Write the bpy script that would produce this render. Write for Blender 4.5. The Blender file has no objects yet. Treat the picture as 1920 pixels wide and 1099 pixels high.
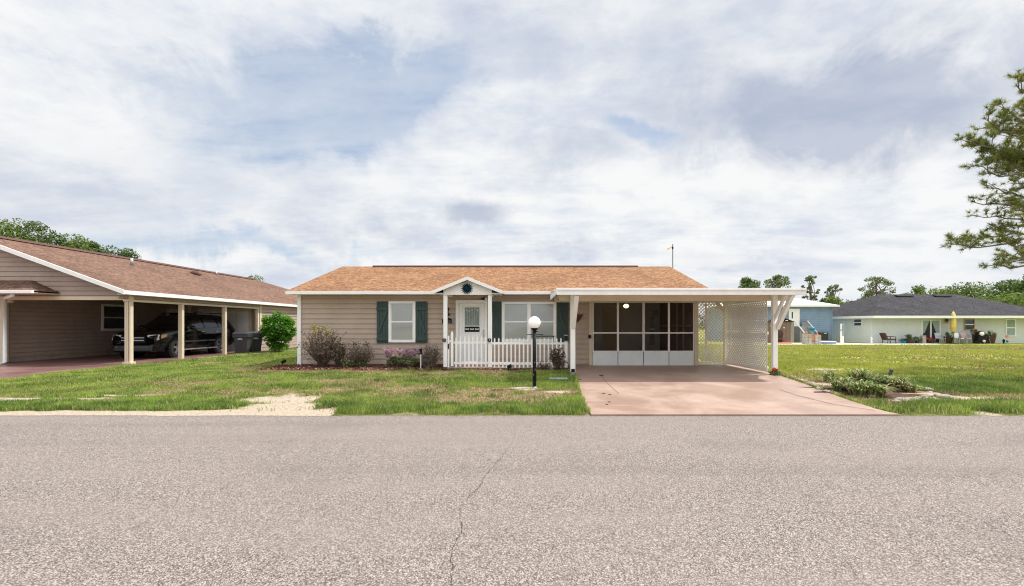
import bpy, math, random
import numpy as np
from mathutils import Vector, Matrix
R = math.radians
random.seed(7); rng = np.random.default_rng(7)
SC = bpy.context.scene
COL = SC.collection

# ---------------------------------------------------------------- camera
F = 853.0; CX = 985.0; HY = 608.0; CAMH = 1.5
cam = bpy.data.cameras.new('camera'); camo = bpy.data.objects.new('camera', cam); COL.objects.link(camo)
cam.sensor_width = 36; cam.lens = F / 1920 * 36
cam.shift_x = -(CX - 960) / 1920; cam.shift_y = (HY - 549.5) / 1920
cam.clip_start = 0.05; cam.clip_end = 3000
camo.location = (0, 0, CAMH); camo.rotation_euler = (R(90), 0, 0)
SC.camera = camo
SC.view_settings.view_transform = 'Standard'; SC.view_settings.look = 'None'
SC.view_settings.exposure = 0.0; SC.view_settings.gamma = 1
SC.cycles.filter_width = 1.15

# ---------------------------------------------------------------- sun
SUNDIR = Vector((1.25, 0.42, 2.3)).normalized()      # towards the sun
sun = bpy.data.lights.new('sun', 'SUN'); suno = bpy.data.objects.new('sun', sun); COL.objects.link(suno)
sun.energy = 5.0; sun.angle = R(2.0); sun.color = (1.0, 0.95, 0.88)
suno.rotation_euler = SUNDIR.to_track_quat('Z', 'Y').to_euler(); suno.location = (20, 10, 40)

# ---------------------------------------------------------------- node helpers
class NT:
    def __init__(s, tree): s.t = tree; s.n = tree.nodes; s.l = tree.links
    def new(s, typ, **kw):
        n = s.n.new(typ)
        for k, v in kw.items():
            if k == 'inp':
                for a, b in v.items(): s.set(n, a, b)
            else: setattr(n, k, v)
        return n
    def set(s, n, a, b):
        i = n.inputs[a]
        if isinstance(b, bpy.types.NodeSocket): s.l.new(b, i)
        else: i.default_value = b
    def math(s, op, a, b=None, c=None, clamp=False):
        n = s.new('ShaderNodeMath', operation=op, use_clamp=clamp); s.set(n, 0, a)
        if b is not None: s.set(n, 1, b)
        if c is not None: s.set(n, 2, c)
        return n.outputs[0]
    def vm(s, op, a, b=None):
        n = s.new('ShaderNodeVectorMath', operation=op); s.set(n, 0, a)
        if b is not None: s.set(n, 1, b)
        return n.outputs[1] if op in ('LENGTH', 'DOT_PRODUCT') else n.outputs[0]
    def mix(s, f, a, b, typ='MIX'):
        n = s.new('ShaderNodeMix', data_type='RGBA', blend_type=typ, clamp_factor=True)
        s.set(n, 0, f); s.set(n, 6, a); s.set(n, 7, b); return n.outputs[2]
    def ramp(s, f, stops, interp='LINEAR'):
        n = s.new('ShaderNodeValToRGB'); s.set(n, 0, f); cr = n.color_ramp; cr.interpolation = interp
        while len(cr.elements) < len(stops): cr.elements.new(0.5)
        for e, (p, c) in zip(cr.elements, stops):
            e.position = p; e.color = c if len(c) == 4 else (*c, 1)
        return n.outputs[0]
    def mr(s, v, a, b, c=0.0, d=1.0, smooth=True):
        n = s.new('ShaderNodeMapRange', interpolation_type='SMOOTHSTEP' if smooth else 'LINEAR')
        s.set(n, 0, v); n.inputs[1].default_value = a; n.inputs[2].default_value = b
        n.inputs[3].default_value = c; n.inputs[4].default_value = d; return n.outputs[0]
    def noise(s, vec, scale, detail=3, rough=0.5, dist=0.0, col=False):
        n = s.new('ShaderNodeTexNoise'); s.set(n, 'Vector', vec)
        n.inputs['Scale'].default_value = scale; n.inputs['Detail'].default_value = detail
        n.inputs['Roughness'].default_value = rough; n.inputs['Distortion'].default_value = dist
        return n.outputs[1 if col else 0]
    def mapping(s, vec, scale=(1, 1, 1), loc=(0, 0, 0), rot=(0, 0, 0)):
        n = s.new('ShaderNodeMapping'); s.set(n, 0, vec)
        n.inputs[1].default_value = loc; n.inputs[2].default_value = rot; n.inputs[3].default_value = scale
        return n.outputs[0]

# ---------------------------------------------------------------- world
W = bpy.data.worlds.new('World'); SC.world = W; W.use_nodes = True
def build_world():
    W.node_tree.nodes.clear(); T = NT(W.node_tree)
    sky = T.new('ShaderNodeTexSky', sky_type='NISHITA'); sky.sun_disc = False
    sky.sun_elevation = math.asin(SUNDIR.z); sky.sun_rotation = math.atan2(SUNDIR.x, SUNDIR.y)
    sky.air_density = 1.0; sky.dust_density = 1.2; sky.ozone_density = 1.2
    d = T.new('ShaderNodeTexCoord').outputs['Generated']
    sep = T.new('ShaderNodeSeparateXYZ'); T.set(sep, 0, d)
    z = T.math('MAXIMUM', sep.outputs[2], 0.0); zz = T.math('ADD', z, 0.16)
    comb = T.new('ShaderNodeCombineXYZ'); T.set(comb, 0, T.math('DIVIDE', sep.outputs[0], zz)); T.set(comb, 1, T.math('DIVIDE', sep.outputs[1], zz))
    p = comb.outputs[0]
    pr = T.mapping(p, (0.75, 1.25, 1), (3.1, 1.7, 0), (0, 0, R(24)))
    n1 = T.noise(pr, 1.1, 10, 0.62, 0.35)        # broad cloud body
    n2 = T.noise(T.mapping(p, (0.5, 1.5, 1), (9, 4, 2), (0, 0, R(18))), 2.6, 9, 0.64, 0.2)      # streaks
    n3 = T.noise(T.mapping(d, (1, 1, 2.6), (1, 5, 2)), 4.2, 9, 0.6, 0.2)      # puffs low down
    def dirv(px, py):
        return Vector(((px - CX) / F, 1, (HY - py) / F)).normalized()
    warp = T.vm('SCALE', T.vm('SUBTRACT', T.noise(d, 5.5, 6, 0.62, 0.4, col=True), (0.5, 0.5, 0.5)))
    warp.node.inputs[3].default_value = 0.24
    dw = T.vm('ADD', d, warp)
    wl = T.vm('SCALE', T.vm('SUBTRACT', T.noise(d, 14, 5, 0.6, 0.2, col=True), (0.5, 0.5, 0.5))); wl.node.inputs[3].default_value = 0.06
    dl = T.vm('ADD', d, wl)
    def blob(px, py, w, h, tilt=0, base=None, r0=0.0, r1=1.9):
        c = dirv(px, py)
        q = T.mapping(T.vm('SUBTRACT', base or dw, tuple(c)), (1, 1, 1), (0, 0, 0), (0, R(tilt), 0))
        q = T.vm('MULTIPLY', q, (F / w, 1.2, F / h))
        return T.mr(T.vm('LENGTH', q), r1, r0)
    def acc(parts):
        o = None
        for k, b in parts:
            v = T.math('MULTIPLY', b, k); o = v if o is None else T.math('ADD', o, v)
        return T.math('MINIMUM', o, 1.0)
    clear = acc([(0.95, blob(650, 215, 190, 75, 24)), (0.45, blob(500, 290, 150, 70, 40)), (0.75, blob(720, 150, 130, 40, 15)),
                 (1.1, blob(1190, 240, 80, 20, -22, dl)), (0.45, blob(120, 130, 240, 70, 25)), (0.5, blob(330, 462, 330, 16, 2)),
                 (0.35, blob(620, 480, 260, 22, 4)), (0.35, blob(350, 410, 90, 30, 0)), (0.25, blob(1650, 470, 300, 30, -10)), (0.25, blob(1880, 120, 200, 120, 0))])
    dark = acc([(1.0, blob(1480, 222, 190, 45, -10)), (0.6, blob(1650, 165, 170, 45, -20)), (0.9, blob(895, 400, 62, 24, 0, dl, .35, 1.45)),
                (0.45, blob(1080, 300, 110, 30, 0)), (0.35, blob(1130, 60, 300, 60, 0)), (0.3, blob(240, 380, 260, 60, 5)),
                (0.45, blob(1070, 468, 80, 16, 3)), (0.25, blob(1330, 455, 60, 12)), (0.25, blob(1390, 478, 70, 10)), (0.35, blob(730, 440, 70, 15))])
    n4 = T.noise(T.mapping(d, (1, 1, 1.7), (4, 2, 8)), 9.0, 8, 0.62, 0.3)
    lum = T.math('ADD', T.math('MULTIPLY', n1, 0.42), T.math('MULTIPLY', n2, 0.15))
    lum = T.math('ADD', lum, T.math('ADD', T.math('MULTIPLY', n3, 0.38), T.math('MULTIPLY', n4, 0.20)))
    cloud = T.ramp(lum, [(0.44, (0.62, 0.665, 0.78)), (0.505, (0.72, 0.765, 0.85)), (0.555, (0.83, 0.86, 0.90)), (0.61, (0.94, 0.945, 0.95))])
    cloud = T.mix(T.math('MULTIPLY', dark, T.mr(lum, 0.46, 0.66, 1.0, 0.78)), cloud, (0.46, 0.52, 0.65, 1))
    bluecol = T.vm('SCALE', sky.outputs[0]); bluecol.node.inputs[3].default_value = 0.13
    blue = T.mix(0.42, bluecol, (0.44, 0.60, 0.84, 1))
    thin = T.mr(T.math('SUBTRACT', T.math('MULTIPLY', n2, 0.5), T.math('MULTIPLY', n1, 0.2)), 0.02, 0.20, 1.0, 0.55)
    brk = T.math('ADD', clear, T.math('ADD', T.math('MULTIPLY', T.math('SUBTRACT', n4, 0.5), 1.3), T.math('MULTIPLY', T.math('SUBTRACT', n3, 0.5), 1.0)))
    cov = T.math('MULTIPLY', T.mr(brk, 0.28, 1.15), T.math('MULTIPLY', thin, 0.95), clamp=True)
    c = T.mix(cov, cloud, blue)
    # pale rim near the horizon
    c = T.mix(T.mr(z, 0.12, 0.0, 0.0, 0.55), c, (0.76, 0.81, 0.86, 1))
    # sky overhead and behind the camera brightened, added to light the facade
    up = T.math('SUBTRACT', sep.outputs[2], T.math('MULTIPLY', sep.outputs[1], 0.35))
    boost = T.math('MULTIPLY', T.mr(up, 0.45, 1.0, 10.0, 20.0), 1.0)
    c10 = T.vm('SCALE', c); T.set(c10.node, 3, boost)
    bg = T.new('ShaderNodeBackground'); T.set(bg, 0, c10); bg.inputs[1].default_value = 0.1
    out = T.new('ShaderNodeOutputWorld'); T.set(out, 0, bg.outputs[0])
build_world()

# ---------------------------------------------------------------- materials
def smat(name, fn):
    m = bpy.data.materials.new(name); m.use_nodes = True; m.node_tree.nodes.clear()
    T = NT(m.node_tree); out = T.new('ShaderNodeOutputMaterial')
    b = T.new('ShaderNodeBsdfPrincipled'); T.set(out, 0, b.outputs[0])
    co = T.new('ShaderNodeTexCoord').outputs['Object']
    fn(T, b, co, out); return m
def bump(T, b, h, strength=0.3, dist=0.01):
    n = T.new('ShaderNodeBump'); n.inputs['Strength'].default_value = strength; n.inputs['Distance'].default_value = dist
    T.set(n, 'Height', h); T.set(b, 'Normal', n.outputs[0])
def c4(c): return (*c, 1)
def paint(name, col, rough=0.5, var=0.10, scale=3.0, dirt=None, metallic=0.0, spec=0.4):
    def fn(T, b, co, out):
        n = T.noise(co, scale, 5, 0.6)
        c = T.mix(T.mr(n, 0.3, 0.7), c4(tuple(x * (1 - var) for x in col)), c4(tuple(min(1, x * (1 + var * .6)) for x in col)))
        n2 = T.noise(T.mapping(co, (9, 9, 1.2)), 3.0, 4, 0.7)
        c = T.mix(T.mr(n2, 0.52, 0.75, 0, 0.35), c, c4(dirt if dirt else tuple(x * .78 for x in col)))
        T.set(b, 'Base Color', c); b.inputs['Roughness'].default_value = rough; b.inputs['Metallic'].default_value = metallic
        b.inputs['Specular IOR Level'].default_value = spec
        bump(T, b, T.noise(co, 60, 3), 0.12, 0.004)
    return smat(name, fn)
def siding(name, col, expo=0.162, z0=0.2):
    def fn(T, b, co, out):
        sep = T.new('ShaderNodeSeparateXYZ'); T.set(sep, 0, co)
        k = T.math('FLOOR', T.math('DIVIDE', T.math('SUBTRACT', sep.outputs[2], z0 - 0.001), expo))
        wn = T.new('ShaderNodeTexWhiteNoise', noise_dimensions='1D'); T.set(wn, 'W', k)
        a = T.mix(T.mr(T.noise(co, 0.9, 5, 0.6), 0.3, 0.72), c4(tuple(x * .88 for x in col)), c4(tuple(x * 1.08 for x in col)))
        a = T.mix(T.math('MULTIPLY', wn.outputs[0], 0.16), a, c4(tuple(x * .75 for x in col)))
        st = T.noise(T.mapping(co, (3.5, 3.5, .35)), 4, 5, 0.7)
        a = T.mix(T.mr(st, 0.55, 0.8, 0, 0.35), a, c4(tuple(min(1, x * 1.25) for x in col)))
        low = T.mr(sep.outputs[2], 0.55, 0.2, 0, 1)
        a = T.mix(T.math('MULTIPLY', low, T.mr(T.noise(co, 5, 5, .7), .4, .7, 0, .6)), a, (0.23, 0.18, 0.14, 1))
        T.set(b, 'Base Color', a); b.inputs['Roughness'].default_value = 0.62
        g = T.noise(T.mapping(co, (2.5, 2.5, 60)), 3, 4, 0.6); bump(T, b, g, 0.25, 0.004)
    return smat(name, fn)
def shingles(name, c1, c2, c3, swap=False, vs=1.0, row=0.145):
    def fn(T, b, co, out):
        sep = T.new('ShaderNodeSeparateXYZ'); T.set(sep, 0, co)
        cb = T.new('ShaderNodeCombineXYZ'); T.set(cb, 0, sep.outputs[1 if swap else 0]); T.set(cb, 1, sep.outputs[0 if swap else 1])
        wob = T.math('MULTIPLY', T.math('SUBTRACT', T.noise(co, 6, 2), 0.5), 0.02)
        T.set(cb, 2, 0.0)
        v = cb.outputs[0]
        br = T.new('ShaderNodeTexBrick'); T.set(br, 'Vector', v); br.offset = 0.37; br.squash = 1
        for k, x in (('Scale', 1.0), ('Mortar Size', 0.006), ('Mortar Smooth', 0.3), ('Bias', -0.1), ('Brick Width', 0.30), ('Row Height', row)): br.inputs[k].default_value = x
        br.inputs['Color1'].default_value = c4(c1); br.inputs['Color2'].default_value = c4(c2); br.inputs['Mortar'].default_value = c4(tuple(x * .35 for x in c3))
        blot = T.noise(T.mapping(v, (1.0, 2.0, 1)), 3.4, 3, 0.55, 2.2)
        c = T.mix(T.mr(blot, 0.46, 0.54, 0, 1.0), br.outputs[0], c4(c3))
        blo2 = T.noise(T.mapping(v, (1.0, 2.2, 1), (5, 9, 0)), 5.5, 3, 0.6, 1.2)
        c = T.mix(T.mr(blo2, 0.5, 0.62, 0, 0.55), c, c4(tuple(min(1, x * 1.6) for x in c2)))
        gr = T.noise(v, 55, 3, 0.8)
        c = T.mix(T.mr(gr, 0.4, 0.7, 0, 0.5), c, c4(tuple(min(1, x * 1.5) for x in c1)))
        big = T.noise(v, 0.5, 3)
        c = T.mix(T.mr(big, 0.45, 0.7, 0, 0.25), c, c4(tuple(x * .5 for x in c3)))
        T.set(b, 'Base Color', c); b.inputs['Roughness'].default_value = 0.9; b.inputs['Specular IOR Level'].default_value = 0.15
        bump(T, b, T.math('ADD', T.math('MULTIPLY', br.outputs[1], -1.0), gr), 0.5, 0.012)
    return smat(name, fn)
def leafmat(name, dark, light, rough=0.55, trans=0.35, alt=None, altp=0.85):
    def fn(T, b, co, out):
        r = T.new('ShaderNodeNewGeometry').outputs['Random Per Island']
        n = T.noise(co, 1.3, 3)
        n = T.math('MULTIPLY', T.mr(n, 0.36, 0.64), T.mr(T.noise(co, 5.0, 2), 0.3, 0.6, 0.35, 1.0)); f = T.math('ADD', T.math('MULTIPLY', r, 0.5), T.math('MULTIPLY', n, 0.6), clamp=True)
        c = T.mix(f, c4(dark), c4(light))
        if alt: c = T.mix(T.math('GREATER_THAN', T.math('FRACT', T.math('MULTIPLY', r, 37.7)), altp), c, c4(alt))
        T.set(b, 'Base Color', c); b.inputs['Roughness'].default_value = rough; b.inputs['Specular IOR Level'].default_value = 0.25
        tr = T.new('ShaderNodeBsdfTranslucent'); T.set(tr, 0, c)
        mx = T.new('ShaderNodeMixShader'); mx.inputs[0].default_value = trans; T.set(mx, 1, b.outputs[0]); T.set(mx, 2, tr.outputs[0]); T.set(out, 0, mx.outputs[0])
    return smat(name, fn)
def m_asphalt(T, b, co, out):
    v1 = T.new('ShaderNodeTexVoronoi'); T.set(v1, 'Vector', co); v1.inputs['Scale'].default_value = 190
    v2 = T.new('ShaderNodeTexVoronoi'); T.set(v2, 'Vector', T.mapping(co, (1, 1, 1), (7, 3, 0))); v2.inputs['Scale'].default_value = 125
    s1 = T.new('ShaderNodeSeparateColor'); T.set(s1, 0, v1.outputs['Color']); s2 = T.new('ShaderNodeSeparateColor'); T.set(s2, 0, v2.outputs['Color'])
    nn = T.noise(co, 62, 4, 0.75); f = T.math('ADD', T.math('ADD', T.math('MULTIPLY', s1.outputs[0], 0.36), T.math('MULTIPLY', s2.outputs[1], 0.34)), T.math('MULTIPLY', nn, 0.5))
    c = T.ramp(f, [(0.2, (0.022, 0.019, 0.017)), (0.46, (0.084, 0.070, 0.063)), (0.62, (0.195, 0.163, 0.147)), (0.86, (0.50, 0.44, 0.40))])
    tire = T.noise(T.mapping(co, (0.18, 1.1, 1)), 1.0, 4, 0.55)
    c = T.mix(T.mr(tire, 0.38, 0.66, 0.0, 0.34), c, (0.255, 0.217, 0.190, 1))
    tr2 = T.noise(T.mapping(co, (0.05, 0.9, 1), (2, 7, 0)), 1.0, 3, 0.5)
    c = T.mix(T.mr(tr2, 0.52, 0.64, 0, 0.16), c, (0.09, 0.077, 0.07, 1))
    st = T.noise(co, 0.55, 5, 0.6); c = T.mix(T.mr(st, 0.52, 0.72, 0, 0.3), c, (0.12, 0.10, 0.09, 1))
    T.set(b, 'Base Color', c); b.inputs['Roughness'].default_value = 0.85; b.inputs['Specular IOR Level'].default_value = 0.25
    bump(T, b, f, 0.6, 0.008)
def concrete(name, col, col2, gloss=0.6):
    def fn(T, b, co, out):
        n = T.noise(co, 0.9, 7, 0.62, 0.6); n2 = T.noise(co, 7, 5, 0.7)
        c = T.mix(T.mr(n, 0.36, 0.66), c4(col), c4(col2))
        c = T.mix(T.mr(n2, 0.55, 0.75, 0, 0.3), c, c4(tuple(x * .55 for x in col)))
        w = T.noise(T.mapping(co, (0.6, 2.2, 1), (4, 2, 0)), 1.3, 6, 0.6)
        c = T.mix(T.mr(w, 0.55, 0.75, 0, 0.45), c, c4(tuple(min(1, x * 1.3) for x in col2)))
        f2 = T.noise(T.mapping(co, (1, 1, 1), (8, 2, 0)), 3.2, 6, 0.7, 1.0)
        c = T.mix(T.mr(f2, 0.5, 0.68, 0, 0.22), c, c4(tuple(x * .62 for x in col)))
        T.set(b, 'Base Color', c); T.set(b, 'Roughness', T.mr(n, 0.3, 0.7, gloss, gloss + .2)); b.inputs['Specular IOR Level'].default_value = 0.3
        bump(T, b, T.noise(co, 40, 4), 0.2, 0.004)
    return smat(name, fn)
def m_ground(T, b, co, out):
    at = T.new('ShaderNodeAttribute'); at.attribute_name = 'soil'
    s = T.new('ShaderNodeSeparateColor'); T.set(s, 0, at.outputs[0])
    n = T.noise(co, 9, 6, 0.7); n2 = T.noise(co, 1.2, 5, 0.6)
    g = T.mix(T.mr(n, 0.35, 0.65), (0.065, 0.07, 0.020, 1), (0.15, 0.155, 0.045, 1))
    dry = T.mix(T.mr(n, 0.35, 0.65), (0.17, 0.115, 0.065, 1), (0.33, 0.25, 0.15, 1))
    sand = T.mix(T.mr(T.noise(co, 22, 6, 0.75), 0.35, 0.65), (0.29, 0.23, 0.17, 1), (0.49, 0.42, 0.335, 1))
    c = T.mix(T.mr(s.outputs[1], 0.3, 0.7), g, dry); c = T.mix(T.mr(s.outputs[0], 0.35, 0.65), c, sand)
    yel = T.mix(T.mr(T.noise(co, 2.3, 6, .7), .35, .65), (0.20, 0.23, 0.04, 1), (0.40, 0.40, 0.09, 1)); yel = T.mix(T.mr(T.noise(T.mapping(co, (1, 1.6, 1), (3, 3, 3)), .55, 6, .7), .5, .68, 0, .8), yel, (0.36, 0.27, 0.13, 1))
    c = T.mix(s.outputs[2], c, yel)
    T.set(b, 'Base Color', c); b.inputs['Roughness'].default_value = 0.95; b.inputs['Specular IOR Level'].default_value = 0.1
    bump(T, b, T.noise(co, 30, 6, .7), 0.8, 0.02)
def glassy(name, tint, refl=0.25, alpha=0.5):
    m = bpy.data.materials.new(name); m.use_nodes = True; m.node_tree.nodes.clear(); T = NT(m.node_tree)
    out = T.new('ShaderNodeOutputMaterial'); tr = T.new('ShaderNodeBsdfTransparent'); tr.inputs[0].default_value = c4(tint)
    gl = T.new('ShaderNodeBsdfGlossy'); gl.inputs['Roughness'].default_value = 0.03; gl.inputs[0].default_value = (.9, .95, 1, 1)
    lw = T.new('ShaderNodeFresnel'); lw.inputs[0].default_value = 1.5
    f = T.math('ADD', T.math('MULTIPLY', lw.outputs[0], 1.0), refl, clamp=True)
    mx = T.new('ShaderNodeMixShader'); T.set(mx, 0, f); T.set(mx, 1, tr.outputs[0]); T.set(mx, 2, gl.outputs[0]); T.set(out, 0, mx.outputs[0]); return m
def screenmat():
    m = bpy.data.materials.new('insect_screen'); m.use_nodes = True; m.node_tree.nodes.clear(); T = NT(m.node_tree)
    out = T.new('ShaderNodeOutputMaterial'); tr = T.new('ShaderNodeBsdfTransparent'); df = T.new('ShaderNodeBsdfDiffuse'); df.inputs[0].default_value = (.02, .02, .02, 1)
    mx = T.new('ShaderNodeMixShader'); mx.inputs[0].default_value = 0.15; T.set(mx, 1, tr.outputs[0]); T.set(mx, 2, df.outputs[0]); T.set(out, 0, mx.outputs[0]); return m
def emis(name, col, st):
    def fn(T, b, co, out):
        b.inputs['Base Color'].default_value = c4(col); b.inputs['Emission Color'].default_value = c4(col); b.inputs['Emission Strength'].default_value = st
        b.inputs['Roughness'].default_value = .4
    return smat(name, fn)
M = dict(
    asphalt=smat('asphalt', m_asphalt), ground=smat('ground_soil', m_ground),
    pink=concrete('pink_concrete', (0.30, 0.20, 0.158), (0.385, 0.28, 0.228), 0.38), red=concrete('red_concrete', (0.17, 0.09, 0.082), (0.23, 0.135, 0.125), 0.3),
    pale=concrete('pale_concrete', (0.55, 0.52, 0.47), (0.66, 0.63, 0.58), 0.7),
    side=siding('taupe_siding', (0.50, 0.392, 0.305)), side2=siding('brown_siding', (0.43, 0.33, 0.275)),
    sideblue=siding('blue_siding', (0.24, 0.34, 0.46), 0.2), roomside=siding('room_siding', (0.56, 0.54, 0.48)),
    shing=shingles('orange_shingles', (0.25, 0.132, 0.066), (0.33, 0.185, 0.100), (0.125, 0.060, 0.033)),
    shing2=shingles('brown_shingles', (0.165, 0.096, 0.068), (0.215, 0.13, 0.095), (0.088, 0.05, 0.037), swap=True),
    shing3=shingles('dark_shingles', (0.032, 0.031, 0.035), (0.075, 0.072, 0.08), (0.014, 0.0135, 0.016), row=0.3),
    white=paint('white_paint', (0.93, 0.92, 0.89), 0.5, 0.03, dirt=(0.80, 0.77, 0.71)), roofwhite=paint('white_metal_roof', (0.91, 0.90, 0.87), 0.45, 0.06),
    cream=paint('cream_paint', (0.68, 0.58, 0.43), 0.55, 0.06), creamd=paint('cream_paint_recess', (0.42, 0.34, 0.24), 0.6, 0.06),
    lattice=paint('lattice_paint', (0.88, 0.84, 0.77), 0.6, 0.06), shutter=paint('green_shutter_paint', (0.058, 0.088, 0.080), 0.55, 0.12, spec=0.15),
    kick=paint('white_aluminium_panel', (0.82, 0.86, 0.87), 0.3, 0.04), alu=paint('bronze_edge', (0.10, 0.09, 0.08), 0.4), black=paint('black_paint', (0.009, 0.009, 0.010), 0.45, 0.3, spec=0.2),
    dark=paint('dark_interior', (0.03, 0.028, 0.026), 0.7), blind=paint('white_blind', (0.68, 0.68, 0.655), 0.6, 0.03), curtain=paint('pale_curtain', (0.32, 0.42, 0.40), 0.8),
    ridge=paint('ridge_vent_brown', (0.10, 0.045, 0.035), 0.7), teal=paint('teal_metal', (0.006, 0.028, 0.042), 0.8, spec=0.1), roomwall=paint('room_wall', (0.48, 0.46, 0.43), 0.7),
    roompurple=paint('room_dark_panel', (0.26, 0.17, 0.16), 0.7), glass=glassy('window_glass', (0.97, 0.98, 0.97), 0.04), dglass=glassy('dark_glass', (0.25, 0.28, 0.27), 0.12),
    screen=screenmat(), carpaint=paint('black_car_paint', (0.006, 0.006, 0.007), 0.07, 0.1, spec=0.5), carglass=paint('car_glass', (0.012, 0.014, 0.016), 0.03, 0.1, spec=0.9),
    rubber=paint('rubber', (0.02, 0.02, 0.02), 0.8), chrome=paint('chrome', (0.62, 0.62, 0.64), 0.35, 0.05, metallic=1.0), cargrey=paint('grey_car_trim', (0.045, 0.045, 0.048), 0.4),
    lens=paint('headlight_lens', (0.72, 0.74, 0.68), 0.1, 0.2, scale=20), amber=paint('amber_lens', (0.62, 0.34, 0.16), 0.15, 0.1), bin=paint('charcoal_plastic', (0.055, 0.056, 0.065), 0.4, 0.15),
    mint=paint('lit_side_green_stucco', (0.80, 0.84, 0.82), 0.8, 0.04), mint2=paint('grey_green_stucco', (0.66, 0.70, 0.665), 0.8, 0.04),  # mint: lighter copy for the side wall, its brighter light put into the colour
    globe=emis('opal_globe', (.95, .95, 0.93), 0.15), bulb=emis('lit_bulb', (1.0, 0.62, 0.25), 6.0), galv=paint('galvanised', (0.42, 0.43, 0.44), 0.4, .1, metallic=.6),
    greylid=paint('grey_green_lid', (0.27, 0.33, 0.31), 0.7, 0.25, scale=12), brownm=paint('brown_metal', (0.23, 0.155, 0.12), 0.5), brownd=paint('tan_metal', (0.22, 0.19, 0.14), 0.5),
    greyp=paint('grey_boards', (0.25, 0.26, 0.27), 0.6), block=paint('concrete_block', (0.50, 0.46, 0.41), 0.85, 0.2), coral=paint('coral', (0.75, 0.27, 0.16), 0.6),
    blueg=paint('teal_blue_glaze', (0.01, 0.22, 0.36), 0.25), bluep=paint('blue_plastic', (0.25, 0.32, 0.55), 0.5), wicker=paint('dark_wicker', (0.085, 0.045, 0.03), 0.7, .4, scale=30),
    terr=paint('rust_basket', (0.14, 0.05, 0.03), 0.8, .4), yellow=paint('yellow_canvas', (0.80, 0.60, 0.16), 0.8, 0.15), pinkp=paint('pink_cloth', (0.70, 0.50, 0.50), 0.8),
    bark=paint('grey_bark', (0.20, 0.155, 0.12), 0.9, 0.4, scale=8), twig=paint('brown_twig', (0.125, 0.085, 0.065), 0.9, 0.4, scale=12), stone=paint('pale_stone', (0.38, 0.335, 0.28), 0.85, 0.25),
    pipe=paint('dark_pipe', (0.05, 0.045, 0.04), 0.6), sage=paint('red_petal', (0.65, 0.04, 0.04), 0.6), digits=paint('pale_digits', (0.6, 0.62, 0.6), 0.4),
    crack=paint('crack_dark', (0.035, 0.03, 0.027), 0.95), joint=paint('joint', (0.17, 0.115, 0.095), 0.9), mulch=leafmat('mulch_chips', (0.075, 0.028, 0.022), (0.24, 0.10, 0.075), 0.9, 0.0, alt=(0.42, 0.27, 0.20), altp=.93),
    mulchbase=paint('mulch_base', (0.085, 0.04, 0.03), 0.95, 0.4, scale=20),
    grass=leafmat('lawn_blades', (0.09, 0.17, 0.022), (0.42, 0.56, 0.10), 0.5, 0.38, alt=(0.55, 0.47, 0.24), altp=.84),
    drygrass=leafmat('dry_blades', (0.19, 0.13, 0.07), (0.42, 0.33, 0.19), 0.7, 0.2, alt=(0.30, 0.36, 0.10), altp=.7),
    grassr=leafmat('yellow_lawn_blades', (0.24, 0.31, 0.04), (0.52, 0.54, 0.11), 0.5, 0.30, alt=(0.50, 0.40, 0.20), altp=.84),
    grassd=leafmat('dark_tuft_blades', (0.05, 0.11, 0.020), (0.26, 0.38, 0.065), 0.5, 0.35, alt=(0.36, 0.33, 0.16), altp=.9),
    bush=leafmat('glossy_green_leaves', (0.03, 0.11, 0.008), (0.17, 0.42, 0.025), 0.35, 0.3), oak=leafmat('tree_leaves', (0.035, 0.07, 0.018), (0.15, 0.22, 0.045), 0.6, 0.3),
    oak2=leafmat('bright_tree_leaves', (0.055, 0.10, 0.02), (0.21, 0.29, 0.05), 0.6, 0.3), farpine=leafmat('far_pine_leaves', (0.08, 0.115, 0.045), (0.22, 0.28, 0.10), 0.6, 0.25),
    needle=leafmat('pine_needles', (0.08, 0.13, 0.028), (0.32, 0.39, 0.095), 0.5, 0.28, alt=(0.38, 0.25, 0.09), altp=.86),
    deadleaf=leafmat('dried_leaves', (0.07, 0.048, 0.04), (0.19, 0.13, 0.095), 0.8, 0.15, alt=(0.20, 0.23, 0.08), altp=.90), yleaf=leafmat('yellow_green_leaves', (0.14, 0.13, 0.03), (0.40, 0.36, 0.10), 0.6, 0.2),
    gleaf=leafmat('small_green_leaves', (0.06, 0.10, 0.03), (0.20, 0.27, 0.08), 0.6, 0.25), petal=leafmat('pink_petals', (0.38, 0.20, 0.27), (0.66, 0.46, 0.54), 0.6, 0.3),
    daylily=leafmat('strap_leaves', (0.04, 0.085, 0.02), (0.25, 0.33, 0.09), 0.55, 0.25, alt=(0.50, 0.44, 0.22), altp=.72), wpetal=leafmat('white_plumes', (0.55, 0.56, 0.42), (0.8, 0.8, 0.68), 0.7, 0.3),
)

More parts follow.
